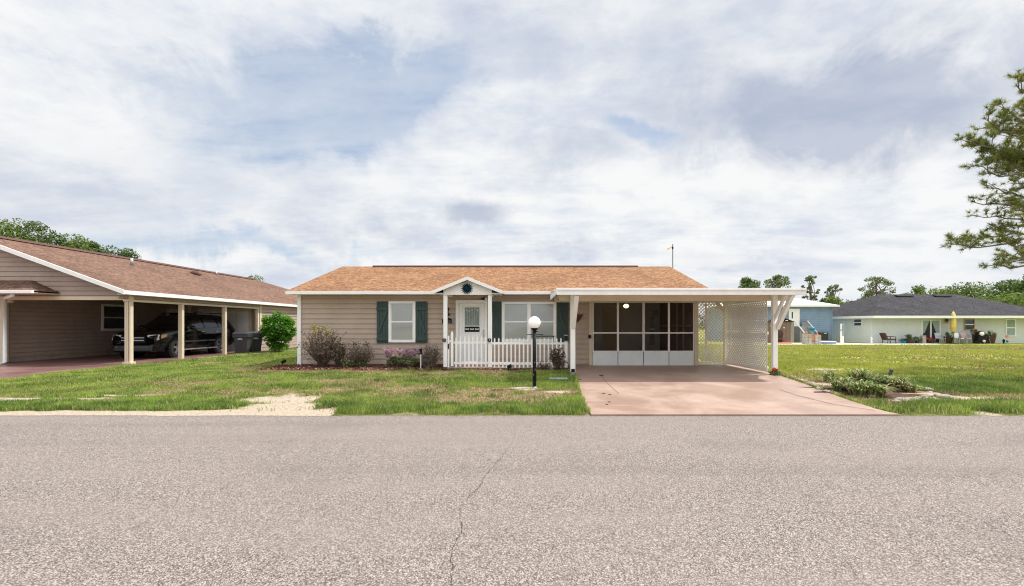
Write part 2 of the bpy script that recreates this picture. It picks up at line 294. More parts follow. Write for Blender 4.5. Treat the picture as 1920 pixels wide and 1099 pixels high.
# ---------------------------------------------------------------- mesh builder
class MB:
    def __init__(s): s.v = []; s.f = []
    def add(s, vs, fs):
        o = len(s.v); s.v += [tuple(p) for p in vs]; s.f += [tuple(i + o for i in f) for f in fs]; return s
    def box(s, x0, x1, y0, y1, z0, z1):
        return s.add([(x0, y0, z0), (x1, y0, z0), (x1, y1, z0), (x0, y1, z0), (x0, y0, z1), (x1, y0, z1), (x1, y1, z1), (x0, y1, z1)],
                     [(0, 3, 2, 1), (4, 5, 6, 7), (0, 1, 5, 4), (1, 2, 6, 5), (2, 3, 7, 6), (3, 0, 4, 7)])
    def hexa(s, p):   # 8 points: bottom 4 ccw, top 4
        return s.add(p, [(0, 3, 2, 1), (4, 5, 6, 7), (0, 1, 5, 4), (1, 2, 6, 5), (2, 3, 7, 6), (3, 0, 4, 7)])
    def bar(s, a, b, w, h=None, up=(0, 0, 1)):
        h = h or w; a = Vector(a); b = Vector(b); d = (b - a).normalized(); u = Vector(up)
        if abs(d.dot(u)) > .98: u = Vector((0, 1, 0))
        r = d.cross(u).normalized() * w / 2; t = r.cross(d).normalized() * h / 2
        return s.hexa([a - r - t, a + r - t, b + r - t, b - r - t, a - r + t, a + r + t, b + r + t, b - r + t])
    def tube(s, pts, rad, n=8, cap=True):
        pts = [Vector(p) for p in pts]; o = len(s.v)
        if not isinstance(rad, (list, tuple)): rad = [rad] * len(pts)
        ref = Vector((0.13, 0.21, 1)).normalized()
        for i, p in enumerate(pts):
            d = (pts[min(i + 1, len(pts) - 1)] - pts[max(i - 1, 0)]).normalized()
            rr = ref if abs(d.dot(ref)) < .95 else Vector((1, .1, 0)).normalized()
            a = d.cross(rr).normalized(); b2 = d.cross(a)
            for k in range(n):
                t = 2 * math.pi * k / n; s.v.append(tuple(p + (a * math.cos(t) + b2 * math.sin(t)) * rad[i]))
        for i in range(len(pts) - 1):
            for k in range(n):
                a = o + i * n + k; b2 = o + i * n + (k + 1) % n; s.f.append((a, b2, b2 + n, a + n))
        if cap: s.f.append(tuple(o + k for k in range(n))[::-1]); s.f.append(tuple(o + (len(pts) - 1) * n + k for k in range(n)))
        return s
    def lathe(s, prof, c, n=20):     # prof [(r,z)]
        o = len(s.v)
        for r, z in prof:
            for k in range(n):
                t = 2 * math.pi * k / n; s.v.append((c[0] + r * math.cos(t), c[1] + r * math.sin(t), c[2] + z))
        for i in range(len(prof) - 1):
            for k in range(n):
                a = o + i * n + k; b = o + i * n + (k + 1) % n; s.f.append((a, b, b + n, a + n))
        s.f.append(tuple(o + k for k in range(n))[::-1]); s.f.append(tuple(o + (len(prof) - 1) * n + k for k in range(n))); return s
    def prism(s, poly, fn, d0, d1):    # poly in 2D, fn(a,b,d)->3D
        n = len(poly); vs = [fn(a, b, d0) for a, b in poly] + [fn(a, b, d1) for a, b in poly]
        return s.add(vs, [tuple(range(n))[::-1], tuple(range(n, 2 * n))] + [(i, (i + 1) % n, n + (i + 1) % n, n + i) for i in range(n)])
    def ball(s, c, r, n=16, m=10, sc=(1, 1, 1)):
        o = len(s.v)
        for i in range(1, m):
            ph = math.pi * i / m
            for k in range(n):
                t = 2 * math.pi * k / n
                s.v.append((c[0] + r * sc[0] * math.sin(ph) * math.cos(t), c[1] + r * sc[1] * math.sin(ph) * math.sin(t), c[2] - r * sc[2] * math.cos(ph)))
        for i in range(m - 2):
            for k in range(n):
                a = o + i * n + k; b = o + i * n + (k + 1) % n; s.f.append((a, b, b + n, a + n))
        a = len(s.v); s.v.append((c[0], c[1], c[2] - r * sc[2])); s.v.append((c[0], c[1], c[2] + r * sc[2]))
        for k in range(n):
            s.f.append((o + (k + 1) % n, o + k, a)); q = o + (m - 2) * n; s.f.append((q + k, q + (k + 1) % n, a + 1))
        return s
    def build(s, name, mat, parent=None, smooth=False, bevel=0, sub=0):
        me = bpy.data.meshes.new(name); me.from_pydata(s.v, [], s.f); me.validate(); me.update()
        if smooth: me.polygons.foreach_set('use_smooth', [True] * len(me.polygons))
        me.materials.append(M[mat]); o = bpy.data.objects.new(name, me); COL.objects.link(o)
        if bevel:
            b = o.modifiers.new('b', 'BEVEL'); b.width = bevel; b.segments = 2; b.limit_method = 'ANGLE'
        if sub:
            q = o.modifiers.new('s', 'SUBSURF'); q.levels = sub; q.render_levels = sub
        if parent: setpar(o, parent)
        return o
def rootloc(p):
    L = Vector((0, 0, 0))
    while p is not None:
        if p.type == 'EMPTY': L += p.location
        p = p.parent
    return L
def setpar(o, p):
    o.parent = p
    o.matrix_parent_inverse = Matrix.Translation(-p.location) if p.type == 'EMPTY' else Matrix.Identity(4)
    return o
def thing(name, label, cat, loc=(0, 0, 0), group=None):
    o = bpy.data.objects.new(name, None); o.empty_display_size = .3; COL.objects.link(o); o.location = loc
    return tag(o, label, cat, group)
def tag(o, label, cat, group=None):
    o['label'] = label; o['category'] = cat
    if group: o['group'] = group
    return o
def struct(o): o['kind'] = 'structure'; return o
def kids(o): return [c for c in bpy.data.objects if c.parent == o]
def dup(o, dloc, label=None, parent=None):
    c = o.copy(); COL.objects.link(c)
    if parent is None: c.location = Vector(o.location) + Vector(dloc)
    else: c.parent = parent
    if label: c['label'] = label
    for k in kids(o): dup(k, None, None, c)
    return c
def npmesh(name, V, Fq, mat, parent=None, nper=None):
    me = bpy.data.meshes.new(name); n = Fq.shape[1]
    me.vertices.add(len(V)); me.vertices.foreach_set('co', np.ascontiguousarray(V, dtype=np.float32).ravel())
    me.loops.add(Fq.size); me.loops.foreach_set('vertex_index', np.ascontiguousarray(Fq, dtype=np.int32).ravel())
    me.polygons.add(len(Fq)); me.polygons.foreach_set('loop_start', np.arange(0, Fq.size, n, dtype=np.int32))
    me.update(calc_edges=True); me.materials.append(M[mat])
    o = bpy.data.objects.new(name, me); COL.objects.link(o)
    if parent: setpar(o, parent)
    return o

# px helpers: where a pixel of the measured photo lies in the world at depth Y
def fx(px, Y): return (px - CX) * Y / F
def fz(py, Y): return CAMH + (HY - py) * Y / F
def sst(a, b, x):
    t = np.clip((x - a) / (b - a), 0, 1); return t * t * (3 - 2 * t)
def gh(x, y):
    x = np.asarray(x, float); y = np.asarray(y, float)
    h = .15 * sst(7.6, 13, y) - .40 * sst(17, 40, y) * sst(6, 10, x)
    return h - .03 * (1 - sst(7.3, 7.62, y)) - .05 * (1 - sst(6.8, 7.3, y))
def G(x, y): return float(gh(x, y))
def P(px, py):
    Y = 12.
    for _ in range(30): Y = .5 * Y + .5 * F * (CAMH - G(fx(px, Y), Y)) / (py - HY)
    return fx(px, Y), Y
def hash2(ix, iy, seed):
    h = (ix.astype(np.int64) * 374761393 + iy.astype(np.int64) * 668265263 + seed * 1442695041) & 0x7fffffff
    h = ((h ^ (h >> 13)) * 1274126177) & 0x7fffffff
    return ((h ^ (h >> 16)) & 0xffff) / 65535.
def vn(x, y, s, seed=0):
    x = np.asarray(x, float) / s; y = np.asarray(y, float) / s; ix = np.floor(x); iy = np.floor(y); fx_ = x - ix; fy_ = y - iy
    fx_ = fx_ * fx_ * (3 - 2 * fx_); fy_ = fy_ * fy_ * (3 - 2 * fy_)
    a = hash2(ix, iy, seed); b = hash2(ix + 1, iy, seed); c = hash2(ix, iy + 1, seed); d = hash2(ix + 1, iy + 1, seed)
    return (a * (1 - fx_) + b * fx_) * (1 - fy_) + (c * (1 - fx_) + d * fx_) * fy_
def fbm(x, y, s, seed=0): return .5 * vn(x, y, s, seed) + .3 * vn(x, y, s / 2.1, seed + 1) + .2 * vn(x, y, s / 4.3, seed + 2)

# ---------------------------------------------------------------- ground, lawn masks
DL = [P(1109, 779), P(1094, 742), P(1080, 712)]
def drive_left(y): return np.interp(y, [7.4, 9.0, 12.3, 14.9], [1.08, 1.13, 1.36, 1.40])
def drive_right(y): return np.interp(y, [7.4, 7.9, 9.2, 10.8, 12.3, 14.9], [6.15, 6.12, 6.3, 6.55, 6.72, 6.75])
def ell(x, y, cx, cy, rx, ry): return np.exp(-(((x - cx) / rx) ** 2 + ((y - cy) / ry) ** 2))
def pe(px, py): return P(px, py)
SAND = [(*pe(522, 764), .78, .58), (*pe(580, 772), .6, .25), (*pe(535, 750), .5, .4), (*pe(560, 750), .5, .35), (*pe(455, 770), .9, .25), (*pe(60, 748), 1.6, .14), (*pe(250, 742), 1.0, .09), (*pe(480, 750), .5, .3), (*pe(555, 690), .7, .3),
        (*pe(985, 729), .38, .16), (*pe(1040, 735), .3, .12), (*pe(1525, 721), .45, .2), (*pe(1545, 693), .6, .13), (*pe(700, 690), 1.6, .12), (*pe(1790, 747), 1.3, .22), (*pe(1660, 763), .6, .25), (*pe(1480, 712), .5, .3)]
DRY = [(*pe(640, 697), 2.6, .8), (*pe(840, 702), 1.6, .6), (*pe(690, 722), 1.1, .9), (*pe(770, 728), 1.1, .6), (*pe(620, 715), .8, .4), (*pe(840, 730), 1.0, .3), (*pe(900, 752), 1.2, .3), (*pe(880, 700), 1.6, .45), (*pe(920, 742), 1.0, .4), (*pe(500, 692), 1.2, .5), (*pe(735, 738), .5, .3), (*pe(1010, 735), .7, .25),
       (*pe(1490, 710), .8, .9), (*pe(1580, 740), .8, .5), (*pe(1700, 752), 1.8, .5), (*pe(1560, 712), 1.2, .5), (*pe(1880, 745), 1.2, .4), (*pe(1540, 722), .9, .8), (*pe(1640, 752), 1.3, .7), (*pe(1750, 748), 1.6, .55), (*pe(1480, 700), .9, .9), (*pe(1880, 652), 5, 2.5), (*pe(1600, 655), 5, 1.2), (*pe(1750, 672), 3.5, .9), (*pe(1850, 690), 2.6, .8), (*pe(1650, 680), 2, .5), (*pe(1560, 672), 1.5, .6), (*pe(1880, 668), 4, .8), (*pe(1850, 655), 8, 1.6), (*pe(430, 735), 1.6, .25), (*pe(350, 720), 1.4, .3)]
def soil(x, y):
    s = np.zeros_like(x); d = np.zeros_like(x)
    for cx, cy, rx, ry in SAND: s = np.maximum(s, ell(x, y, cx, cy, rx, ry))
    for cx, cy, rx, ry in DRY: d = np.maximum(d, ell(x, y, cx, cy, rx, ry))
    # sandy verge along the road on the left part
    verge = (1 - sst(.18, .38, y - 7.5 - .16 * fbm(x, y, .8, 31))) * np.where(x < -3.2, 1.0, np.where(x > 1, .35, .25)) * .85
    s = np.maximum(s, verge)
    n = fbm(x, y, .55, 5); n2 = fbm(x, y, 1.9, 9)
    s = np.clip(s * 1.05 + (n - .5) * 1.1 * (s > .04), 0, 1)
    d = np.clip(d * 1.05 + (n2 - .47) * 1.5 + (n - .5) * 1.3, 0, 1)
    return s, d
def inside(x, y):      # True where lawn may grow
    ok = (y > 7.56 + .05 * vn(x, y, .35, 77) + np.where(x < -3.3, .10 + .22 * fbm(x, y * 0, .9, 78), 0))
    ok &= ~((x > drive_left(y) - .02) & (x < drive_right(y) + .03) & (y < 15.1))
    ok &= ~((x > -7.4) & (x < 5.8) & (y > 14.6) & (y < 22.6))
    ok &= ~((x < -12.95 + .03 * np.sin(y * 2)) & (y < 23.0)) & ~((x < -13.0) & (y >= 23))
    ok &= ~((x > -7.9) & (x < 1.3) & (y > 13.25 + .12 * np.sin(x * 3.1)) & (y < 14.8))
    ok &= ~((x > 18) & (y > 38.2))
    ok &= ~(ell(x, y, *BED) > .55)
    return ok
BED = (*pe(1650, 736), 1.35, .8)
def build_ground():
    def axis(segs):
        out = []
        for a, b, st in segs: out += list(np.arange(a, b - 1e-6, st))
        return np.array(out + [segs[-1][1]])
    xs = axis([(-1500, -300, 240), (-300, -60, 30), (-60, -18, 3), (-18, 1.4, .11), (1.4, 6, .5), (6, 17, .11), (17, 50, .7), (50, 300, 25), (300, 1500, 240)])
    ys = axis([(-300, -20, 40), (-20, 6.6, 3), (6.6, 7.3, .2), (7.3, 16, .09), (16, 24, .25), (24, 46, .8), (46, 120, 8), (120, 1800, 200)])
    X, Y = np.meshgrid(xs, ys); x = X.ravel(); y = Y.ravel()
    z = gh(x, y) + (fbm(x, y, .5, 3) - .5) * .035 * (y > 7.5) * (y < 40)
    s, d = soil(x, y); far = (y > 46) | (x < -30); s[far] = 0
    mul = (x > 17) & (y > 38.0) & (y < 52); 
    V = np.stack([x, y, z], 1); nx = len(xs); ny = len(ys)
    i = np.arange((nx - 1) * (ny - 1)); r = i // (nx - 1); c = i % (nx - 1); a = r * nx + c
    o = npmesh('ground', V, np.stack([a, a + 1, a + nx + 1, a + nx], 1), 'ground'); struct(o)
    at = o.data.color_attributes.new('soil', 'FLOAT_COLOR', 'POINT')
    at.data.foreach_set('color', np.stack([s, d, np.clip(sst(5.8, 6.6, x) * sst(10.8, 12.5, y + (fbm(x, y, 1.5, 4) - .5) * 2) * (1 - .9 * (s > .5)), 0, 1), s * 0 + 1], 1).astype(np.float32).ravel())
    o.data.polygons.foreach_set('use_smooth', [True] * len(o.data.polygons))
build_ground()

def blades(name, x, y, h, w, mat, lean=.6, z=None):
    n = len(x); z = gh(x, y) if z is None else z
    a = rng.uniform(0, 2 * np.pi, n); la = rng.uniform(0, 2 * np.pi, n); l = h * lean * rng.uniform(.2, 1, n)
    dx = np.cos(a) * w / 2; dy = np.sin(a) * w / 2
    b0 = np.stack([x - dx, y - dy, z - .01], 1); b1 = np.stack([x + dx, y + dy, z - .01], 1)
    mx = x + np.cos(la) * l * .35; my = y + np.sin(la) * l * .35
    m0 = np.stack([mx - dx * .8, my - dy * .8, z + h * .6], 1); m1 = np.stack([mx + dx * .8, my + dy * .8, z + h * .6], 1)
    t = np.stack([x + np.cos(la) * l, y + np.sin(la) * l, z + h], 1)
    V = np.concatenate([b0, b1, m1, m0, t]); i = np.arange(n)
    F1 = np.concatenate([np.stack([i, i + n, i + 2 * n], 1), np.stack([i, i + 2 * n, i + 3 * n], 1), np.stack([i + 3 * n, i + 2 * n, i + 4 * n], 1)])
    return npmesh(name, V, F1, mat)
def lawn(name, x0, x1, y0, y1, dens, hh, ww, mat, dark=False, label=None):
    n = int((x1 - x0) * (y1 - y0) * dens); x = rng.uniform(x0, x1, n); y = rng.uniform(y0, y1, n)
    s, d = soil(x, y); cl = fbm(x, y, .28, 41); tuft = fbm(x, y, .9, 51)
    keep = inside(x, y) & (rng.uniform(0, 1, n) < np.clip(1.25 - 1.75 * s - 1.45 * d, .03, 1)) & (s < .85)
    keep &= (cl + .25 * rng.uniform(-1, 1, n) > .34 + .12 * d)
    x = x[keep]; y = y[keep]; tuft = tuft[keep]; n = len(x)
    front = 1 + .9 * np.exp(-((y - 7.85) / .35) ** 2)
    sz = soil(x, y)[0]; h = hh * (1 - .5 * sz) * rng.uniform(.4, 1.3, n) * (.2 + 1.5 * tuft) * front * (1 - .55 * soil(x, y)[1])
    o = blades(name, x, y, h, ww * rng.uniform(.7, 1.3, n), mat); o['kind'] = 'stuff'; o['label'] = label; o['category'] = 'grass'
    return o
def drylawn(x0, x1, y0, y1, dens, hh, ww):
    n = int((x1 - x0) * (y1 - y0) * dens); x = rng.uniform(x0, x1, n); y = rng.uniform(y0, y1, n); s, d = soil(x, y)
    keep = inside(x, y) & (rng.uniform(0, 1, n) < np.clip(d * 1.3, .12, .9) * np.clip(1.2 - 1.5 * s, .03, 1)); x = x[keep]; y = y[keep]
    o = blades('dry_grass', x, y, hh * rng.uniform(.4, 1.2, len(x)), ww + 0 * x, 'drygrass', lean=1.3); o['kind'] = 'stuff'; o['label'] = 'short dry straw coloured grass in the bare patches'; o['category'] = 'grass'
drylawn(-14, 1.4, 7.5, 14, 1500, .035, .011); drylawn(6.2, 16, 7.6, 13, 900, .05, .012); drylawn(6.7, 40, 13, 38, 60, .07, .04)
lawn('grass', -15, 1.4, 7.5, 10.6, 4600, .06, .0095, 'grass', label='green patchy lawn blades in front of the taupe house beside the road')
lawn('grass', -14, 1.4, 10.6, 15, 2600, .055, .013, 'grass', label='patchy green and dry lawn near the mulch bed')
lawn('grass', -13, -7.3, 15, 26, 900, .06, .02, 'grass', label='green lawn strip between the two taupe houses')
lawn('grass', 6.0, 17.5, 9.4, 12.2, 2600, .08, .013, 'grassd', label='long darker green grass on the verge right of the driveway')
lawn('grass', 6.7, 26, 11.6, 20, 1000, .08, .022, 'grassr', label='bright green grass band behind the strap leaf plants')
lawn('grass', 7, 50, 20, 38.6, 170, .07, .05, 'grassr', label='yellow green mown lawn in front of the pale green house')
lawn('grass', 6.0, 16.5, 7.5, 9.4, 1900, .075, .012, 'grass', label='patchy thin grass and dirt along the road right of the driveway')
def tufts(name, region, n, hh, mat, label, exclude_sand=True):
    xs = []; ys = []
    for _ in range(n):
        x, y = random.uniform(region[0], region[1]), random.uniform(region[2], region[3])
        k = random.randint(30, 80); r = random.uniform(.06, .16)
        xs.append(x + rng.normal(0, r, k)); ys.append(y + rng.normal(0, r * .8, k))
    x = np.concatenate(xs); y = np.concatenate(ys); ok = inside(x, y) & (soil(x, y)[0] < .5); x = x[ok]; y = y[ok]
    o = blades(name, x, y, hh * rng.uniform(.5, 1.2, len(x)), .010 + 0 * x, mat, lean=.9); o['kind'] = 'stuff'; o['label'] = label; o['category'] = 'grass'
tufts('grass_tufts', (-10.5, 1.0, 7.66, 8.5), 330, .10, 'grassd', 'taller dark green tufts along the road edge of the left lawn')
tufts('grass_tufts', (-6.0, 1.0, 8.6, 12.9), 110, .09, 'grassd', 'scattered dark green tufts in the dry part of the lawn')
tufts('grass_tufts', (6.2, 15.0, 7.75, 8.6), 120, .14, 'grassd', 'dark green clumps along the road edge right of the driveway')

def fringe(edge, sgn, y0, y1, n):
    y = rng.uniform(y0, y1, n); k = fbm(y, y * 0, .35, 61); x = edge(y) + sgn * (.03 - .10 * np.clip(k - .35, 0, 1) * rng.uniform(0, 1, n)); ok = rng.uniform(0, 1, n) < k * 1.3; x = x[ok]; y = y[ok]
    o = blades('edge_grass', x, y, .07 * rng.uniform(.5, 1.3, len(x)), .010 + 0 * x, 'grass', lean=1.1, z=gh(x, y) + .02); o['kind'] = 'stuff'; o['label'] = 'grass creeping over the driveway edge'; o['category'] = 'grass'
fringe(drive_left, -1, 7.6, 12.0, 1500); fringe(drive_right, 1, 7.6, 12.0, 1200)
# road
def build_road():
    xs = np.concatenate([np.arange(-400, -20, 20), np.arange(-20, 24, .12), np.arange(24, 401, 20)]); rows = [-9., -2., 3., 6., 7.2]
    V = []
    for yy in rows: V += [(x, yy, 0.0) for x in xs]
    e = 7.49 + (fbm(xs, xs * 0 + 3, .6, 8) - .5) * .10 + (vn(xs, xs * 0, .17, 3) - .5) * .03
    V += [(x, float(q), -.004) for x, q in zip(xs, e)]; V += [(x, float(q) + .015, -.06) for x, q in zip(xs, e)]
    n = len(xs); i = np.arange((len(rows) + 1) * (n - 1)); r = i // (n - 1); c = i % (n - 1); a = r * n + c
    struct(npmesh('road', np.array(V), np.stack([a, a + 1, a + n + 1, a + n], 1), 'asphalt'))
build_road()
def crack(pts, w):
    mb = MB(); P3 = []
    for (x, y) in pts:
        Y = F * CAMH / (y - HY); P3.append(Vector((fx(x, Y), Y, .004)))
    fine = []
    for a, b in zip(P3[:-1], P3[1:]):
        k = max(2, int((b - a).length / .035))
        for i in range(k): fine.append(a.lerp(b, i / k))
    fine.append(P3[-1]); pr = None; wob = 0
    for i, p in enumerate(fine):
        wob = wob * .7 + random.uniform(-1, 1) * .012
        d = (fine[min(i + 1, len(fine) - 1)] - fine[max(i - 1, 0)]).normalized(); nrm = Vector((-d.y, d.x, 0))
        ww = w * random.uniform(.3, 1.0) ; c = p + nrm * wob
        q = (c - nrm * ww / 2, c + nrm * ww / 2)
        if pr and random.random() > .18: mb.add([pr[0], q[0], q[1], pr[1]], [(0, 1, 2, 3)])
        pr = q
    struct(mb.build('road_crack', 'crack'))
crack([(960, 833), (930, 868), (908, 892), (893, 920), (865, 950), (862, 990), (852, 1030), (850, 1070), (845, 1099)], .008)
crack([(1545, 838), (1600, 865), (1650, 890), (1720, 920), (1760, 940), (1830, 975), (1870, 992), (1960, 1040)], .006)
crack([(1580, 1047), (1592, 1062), (1605, 1080)], .004)

def slab(name, mat, lf, rf, y0, y1, dz, ny=30, nx=14, seam=None):
    mb = MB(); ys = np.linspace(y0, y1, ny); 
    for yy in ys:
        a, b = float(lf(yy)), float(rf(yy))
        base = .15 * float(sst(7.6, 13, yy))
        for i in range(nx): mb.v.append((a + (b - a) * i / (nx - 1), yy, base + dz))
    for r in range(ny - 1):
        for c in range(nx - 1):
            a = r * nx + c; mb.f.append((a, a + 1, a + nx + 1, a + nx))
    # skirts
    for r in range(ny - 1):
        for c, sgn in ((0, -1), (nx - 1, 1)):
            a = r * nx + c; b = a + nx; pa = mb.v[a]; pb = mb.v[b]
            mb.add([pa, pb, (pb[0], pb[1], pb[2] - .12), (pa[0], pa[1], pa[2] - .12)], [(0, 1, 2, 3)])
    a = mb.v[0]; b = mb.v[nx - 1]; mb.add([a, b, (b[0], b[1], b[2] - .1), (a[0], a[1], a[2] - .1)], [(0, 1, 2, 3)])
    return struct(mb.build(name, mat))
slab('driveway', 'pink', drive_left, drive_right, 7.46, 14.95, .022)
slab('neighbour_driveway', 'red', lambda y: -30, lambda y: -13.0, 7.55, 23.4, .02, nx=8)
mb = MB()
for px0, py0, px1, py1 in ((1092, 688, 1162, 770), ):
    pass
# saw-cut joints and stains on the driveway
def dline(name, pts, w, mat='joint'):
    mb = MB(); pr = None
    for px, py in pts:
        x, y = P(px, py); z = .15 * float(sst(7.6, 13, y)) + .026
        if pr: 
            a = Vector(pr); b = Vector((x, y, z)); d = (b - a).normalized(); n = Vector((-d.y, d.x, 0)) * w / 2
            mb.add([a - n, b - n, b + n, a + n], [(0, 1, 2, 3)])
        pr = (x, y, z)
    return struct(mb.build(name, mat))
dline('driveway_joint', [(1462, 733), (1500, 745), (1560, 760), (1640, 772)], .018)
dline('driveway_joint', [(1112, 690), (1128, 708), (1140, 722), (1160, 740)], .014)
def blot(name, px, py, rx, ry, mat='crack'):
    x, y = P(px, py); z = .15 * float(sst(7.6, 13, y)) + .026; mb = MB()
    pts = [(x + rx * math.cos(t) * random.uniform(.6, 1), y + ry * math.sin(t) * random.uniform(.6, 1), z) for t in [i * 2 * math.pi / 11 for i in range(11)]]
    mb.add(pts, [tuple(range(11))]); return struct(mb.build(name, mat))
for q in ((1128, 706, .07, .16), (1132, 740, .05, .05), (1143, 742, .05, .05), (1142, 756, .04, .05), (1138, 761, .03, .05), (1086, 713, .1, .07)): blot('driveway_stain', *q)

# ---------------------------------------------------------------- siding builder
def lap(mb, rng_a, z0, z1, pl, axis, sgn, expo=.162, lip=.022, maxlen=None):
    """boards; axis 'x': wall runs along X, faces sgn*Y.  axis 'y': runs along Y, faces sgn*X"""
    def pt(a, off, z): return (a, pl + sgn * off, z) if axis == 'x' else (pl + sgn * off, a, z)
    z = z0
    while z < z1 - .01:
        zt = min(z + expo, z1); a0, a1 = rng_a(z); b0, b1 = rng_a(zt)
        if a1 > a0:
            if b1 < b0: b0 = b1 = (b0 + b1) / 2
            gr = .024
            mb.add([pt(a0, lip + .016, z + gr), pt(a1, lip + .016, z + gr), pt(b1, .024, zt), pt(b0, .024, zt), pt(a0, .002, z + gr), pt(a1, .002, z + gr), pt(a0, .002, z), pt(a1, .002, z), pt(a0, .024, z), pt(a1, .024, z)],
                   [(0, 1, 2, 3), (4, 5, 1, 0), (6, 7, 5, 4), (8, 9, 7, 6)])
        z = zt
    return mb
def const(a, b): return lambda z: (a, b)

def window(root, x0, x1, z0, z1, y, units=1, trim=.075, label=None, mode='blind', midz=None, wmat='white'):
    """double-hung window in a wall facing -Y at plane y"""
    m = MB(); t = trim; d = .045
    m.box(x0, x1, y - d, y - .002, z1 - t, z1); m.box(x0, x1, y - d - .01, y - .002, z0, z0 + t * 1.1)
    m.box(x0, x0 + t, y - d + .001, y - .002, z0 + t * 1.1, z1 - t); m.box(x1 - t, x1, y - d + .001, y - .002, z0 + t * 1.1, z1 - t)
    ux = [x0 + t + i * (x1 - x0 - 2 * t) / units for i in range(units + 1)]
    for u in ux[1:-1]: m.box(u - t * .55, u + t * .55, y - d + .002, y - .003, z0 + t * 1.1, z1 - t)
    w = m.build('window', wmat, root, bevel=.004)
    if label: w['label'] = label
    midz = midz or (z0 + z1) / 2 + .01
    for i in range(units):
        a = ux[i] + (.0 if i == 0 else t * .55); b = ux[i + 1] - (.0 if i == units - 1 else t * .55); za = z0 + t * 1.1; zb = z1 - t
        s = MB(); s.box(a + .003, b - .003, y - .040, y - .018, midz - .022, midz + .022)
        s.box(a + .002, a + .02, y - .030, y - .016, za + .002, zb - .002); s.box(b - .02, b - .002, y - .030, y - .016, za + .002, zb - .002)
        s.build('sash', wmat, w)
        g = MB(); g.add([(a + .02, y - .024, za), (b - .02, y - .024, za), (b - .02, y - .024, zb), (a + .02, y - .024, zb)], [(0, 1, 2, 3)]); g.build('pane', 'glass' if mode == 'blind' else 'dglass', w)
        if mode == 'blind':
            bl = MB(); z = za
            while z < zb - .01: bl.add([(a + .02, y - .012, z), (b - .02, y - .012, z), (b - .02, y - .006, z + .038), (a + .02, y - .006, z + .038)], [(0, 1, 2, 3)]); z += .036
            bl.build('blind', 'blind', w)
        else:
            k = MB(); k.box(a + .01, b - .01, y - .008, y - .004, za, zb); k.build('interior', 'dark', w)
    return w
def shutter(root, x0, x1, z0, z1, y, flip):
    m = MB(); n = 4; w = (x1 - x0) / n
    for i in range(n): m.box(x0 + i * w + .006, x0 + (i + 1) * w - .006, y - .028, y - .004, z0, z1)
    m.box(x0 + .007, x1 - .004, y - .016, y - .005, z0 + .003, z1 - .003)
    sh = m.build('shutter', 'shutter', root)
    b = MB(); b.box(x0 + .004, x1 - .004, y - .062, y - .029, z1 - .28, z1 - .19); b.box(x0 + .004, x1 - .004, y - .062, y - .029, z0 + .08, z0 + .17)
    xa, xb = (x0 + .07, x1 - .05) if not flip else (x1 - .07, x0 + .05)
    b.bar((xa, y - .046, z0 + .32), (xb, y - .046, z1 - .29), .03, .065, up=(1, 0, 0)); b.build('brace', 'shutter', sh)

# ---------------------------------------------------------------- MAIN HOUSE
YF = 14.7
def hx(px): return (px - CX) * YF / F
def hz(py): return CAMH + (HY - py) * YF / F
H = thing('house', 'single storey taupe lap sided house with orange brown shingle roof and green shutters', 'house', (-.9, YF, .15))
XL, XR = hx(562), 5.55; YB = 22.4; ZT = 2.47
MB().box(XL + .02, XR - .02, YF + .03, YB - .03, .0, .185).build('foundation', 'pale', H)
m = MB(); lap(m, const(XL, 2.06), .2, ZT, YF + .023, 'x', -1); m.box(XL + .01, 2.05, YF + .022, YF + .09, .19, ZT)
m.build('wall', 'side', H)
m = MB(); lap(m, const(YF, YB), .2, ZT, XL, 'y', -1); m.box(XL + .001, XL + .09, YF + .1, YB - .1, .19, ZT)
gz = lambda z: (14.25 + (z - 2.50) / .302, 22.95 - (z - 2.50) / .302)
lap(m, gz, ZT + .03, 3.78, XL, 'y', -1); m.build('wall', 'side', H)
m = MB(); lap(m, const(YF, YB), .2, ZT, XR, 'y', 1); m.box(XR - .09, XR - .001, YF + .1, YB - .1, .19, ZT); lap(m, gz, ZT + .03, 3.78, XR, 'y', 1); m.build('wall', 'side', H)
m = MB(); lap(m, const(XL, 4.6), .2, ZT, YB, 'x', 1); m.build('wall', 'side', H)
# corner trim
m = MB(); m.box(XL - .055, XL + .06, YF - .055, YF - .003, .12, ZT - .03); m.box(XL - .055, XL - .043, YF - .003, YF + .08, .12, ZT - .03); m.build('corner_trim', 'white', H, bevel=.004)
# roof
RX0, RX1 = -7.48, 5.90; ZE = 2.545; ZR = 3.86; YR = 18.6
m = MB()
for y0, y1 in ((14.23, YR), (22.97, YR)):
    m.hexa([(RX0, y0, ZE - .05), (RX1, y0, ZE - .05), (RX1, y1, ZR - .05), (RX0, y1, ZR - .05), (RX0, y0, ZE), (RX1, y0, ZE), (RX1, y1, ZR), (RX0, y1, ZR)])
rf = m.build('roof', 'shing', H)
m = MB(); 
x = -6.2
m.hexa([(-6.2, 18.42, 3.84), (4.58, 18.42, 3.84), (4.58, 18.78, 3.84), (-6.2, 18.78, 3.84), (-6.2, 18.52, 3.895), (4.58, 18.52, 3.895), (4.58, 18.68, 3.895), (-6.2, 18.68, 3.895)])
m.build('ridge_vent', 'ridge', rf)
m = MB(); m.box(RX0 + .002, RX1, 14.195, 14.228, 2.435, 2.535); m.build('fascia', 'white', H, bevel=.004)
m = MB(); m.box(RX0 + .02, RX1 - .02, 14.229, YF - .03, 2.445, 2.465); m.build('soffit', 'white', H)
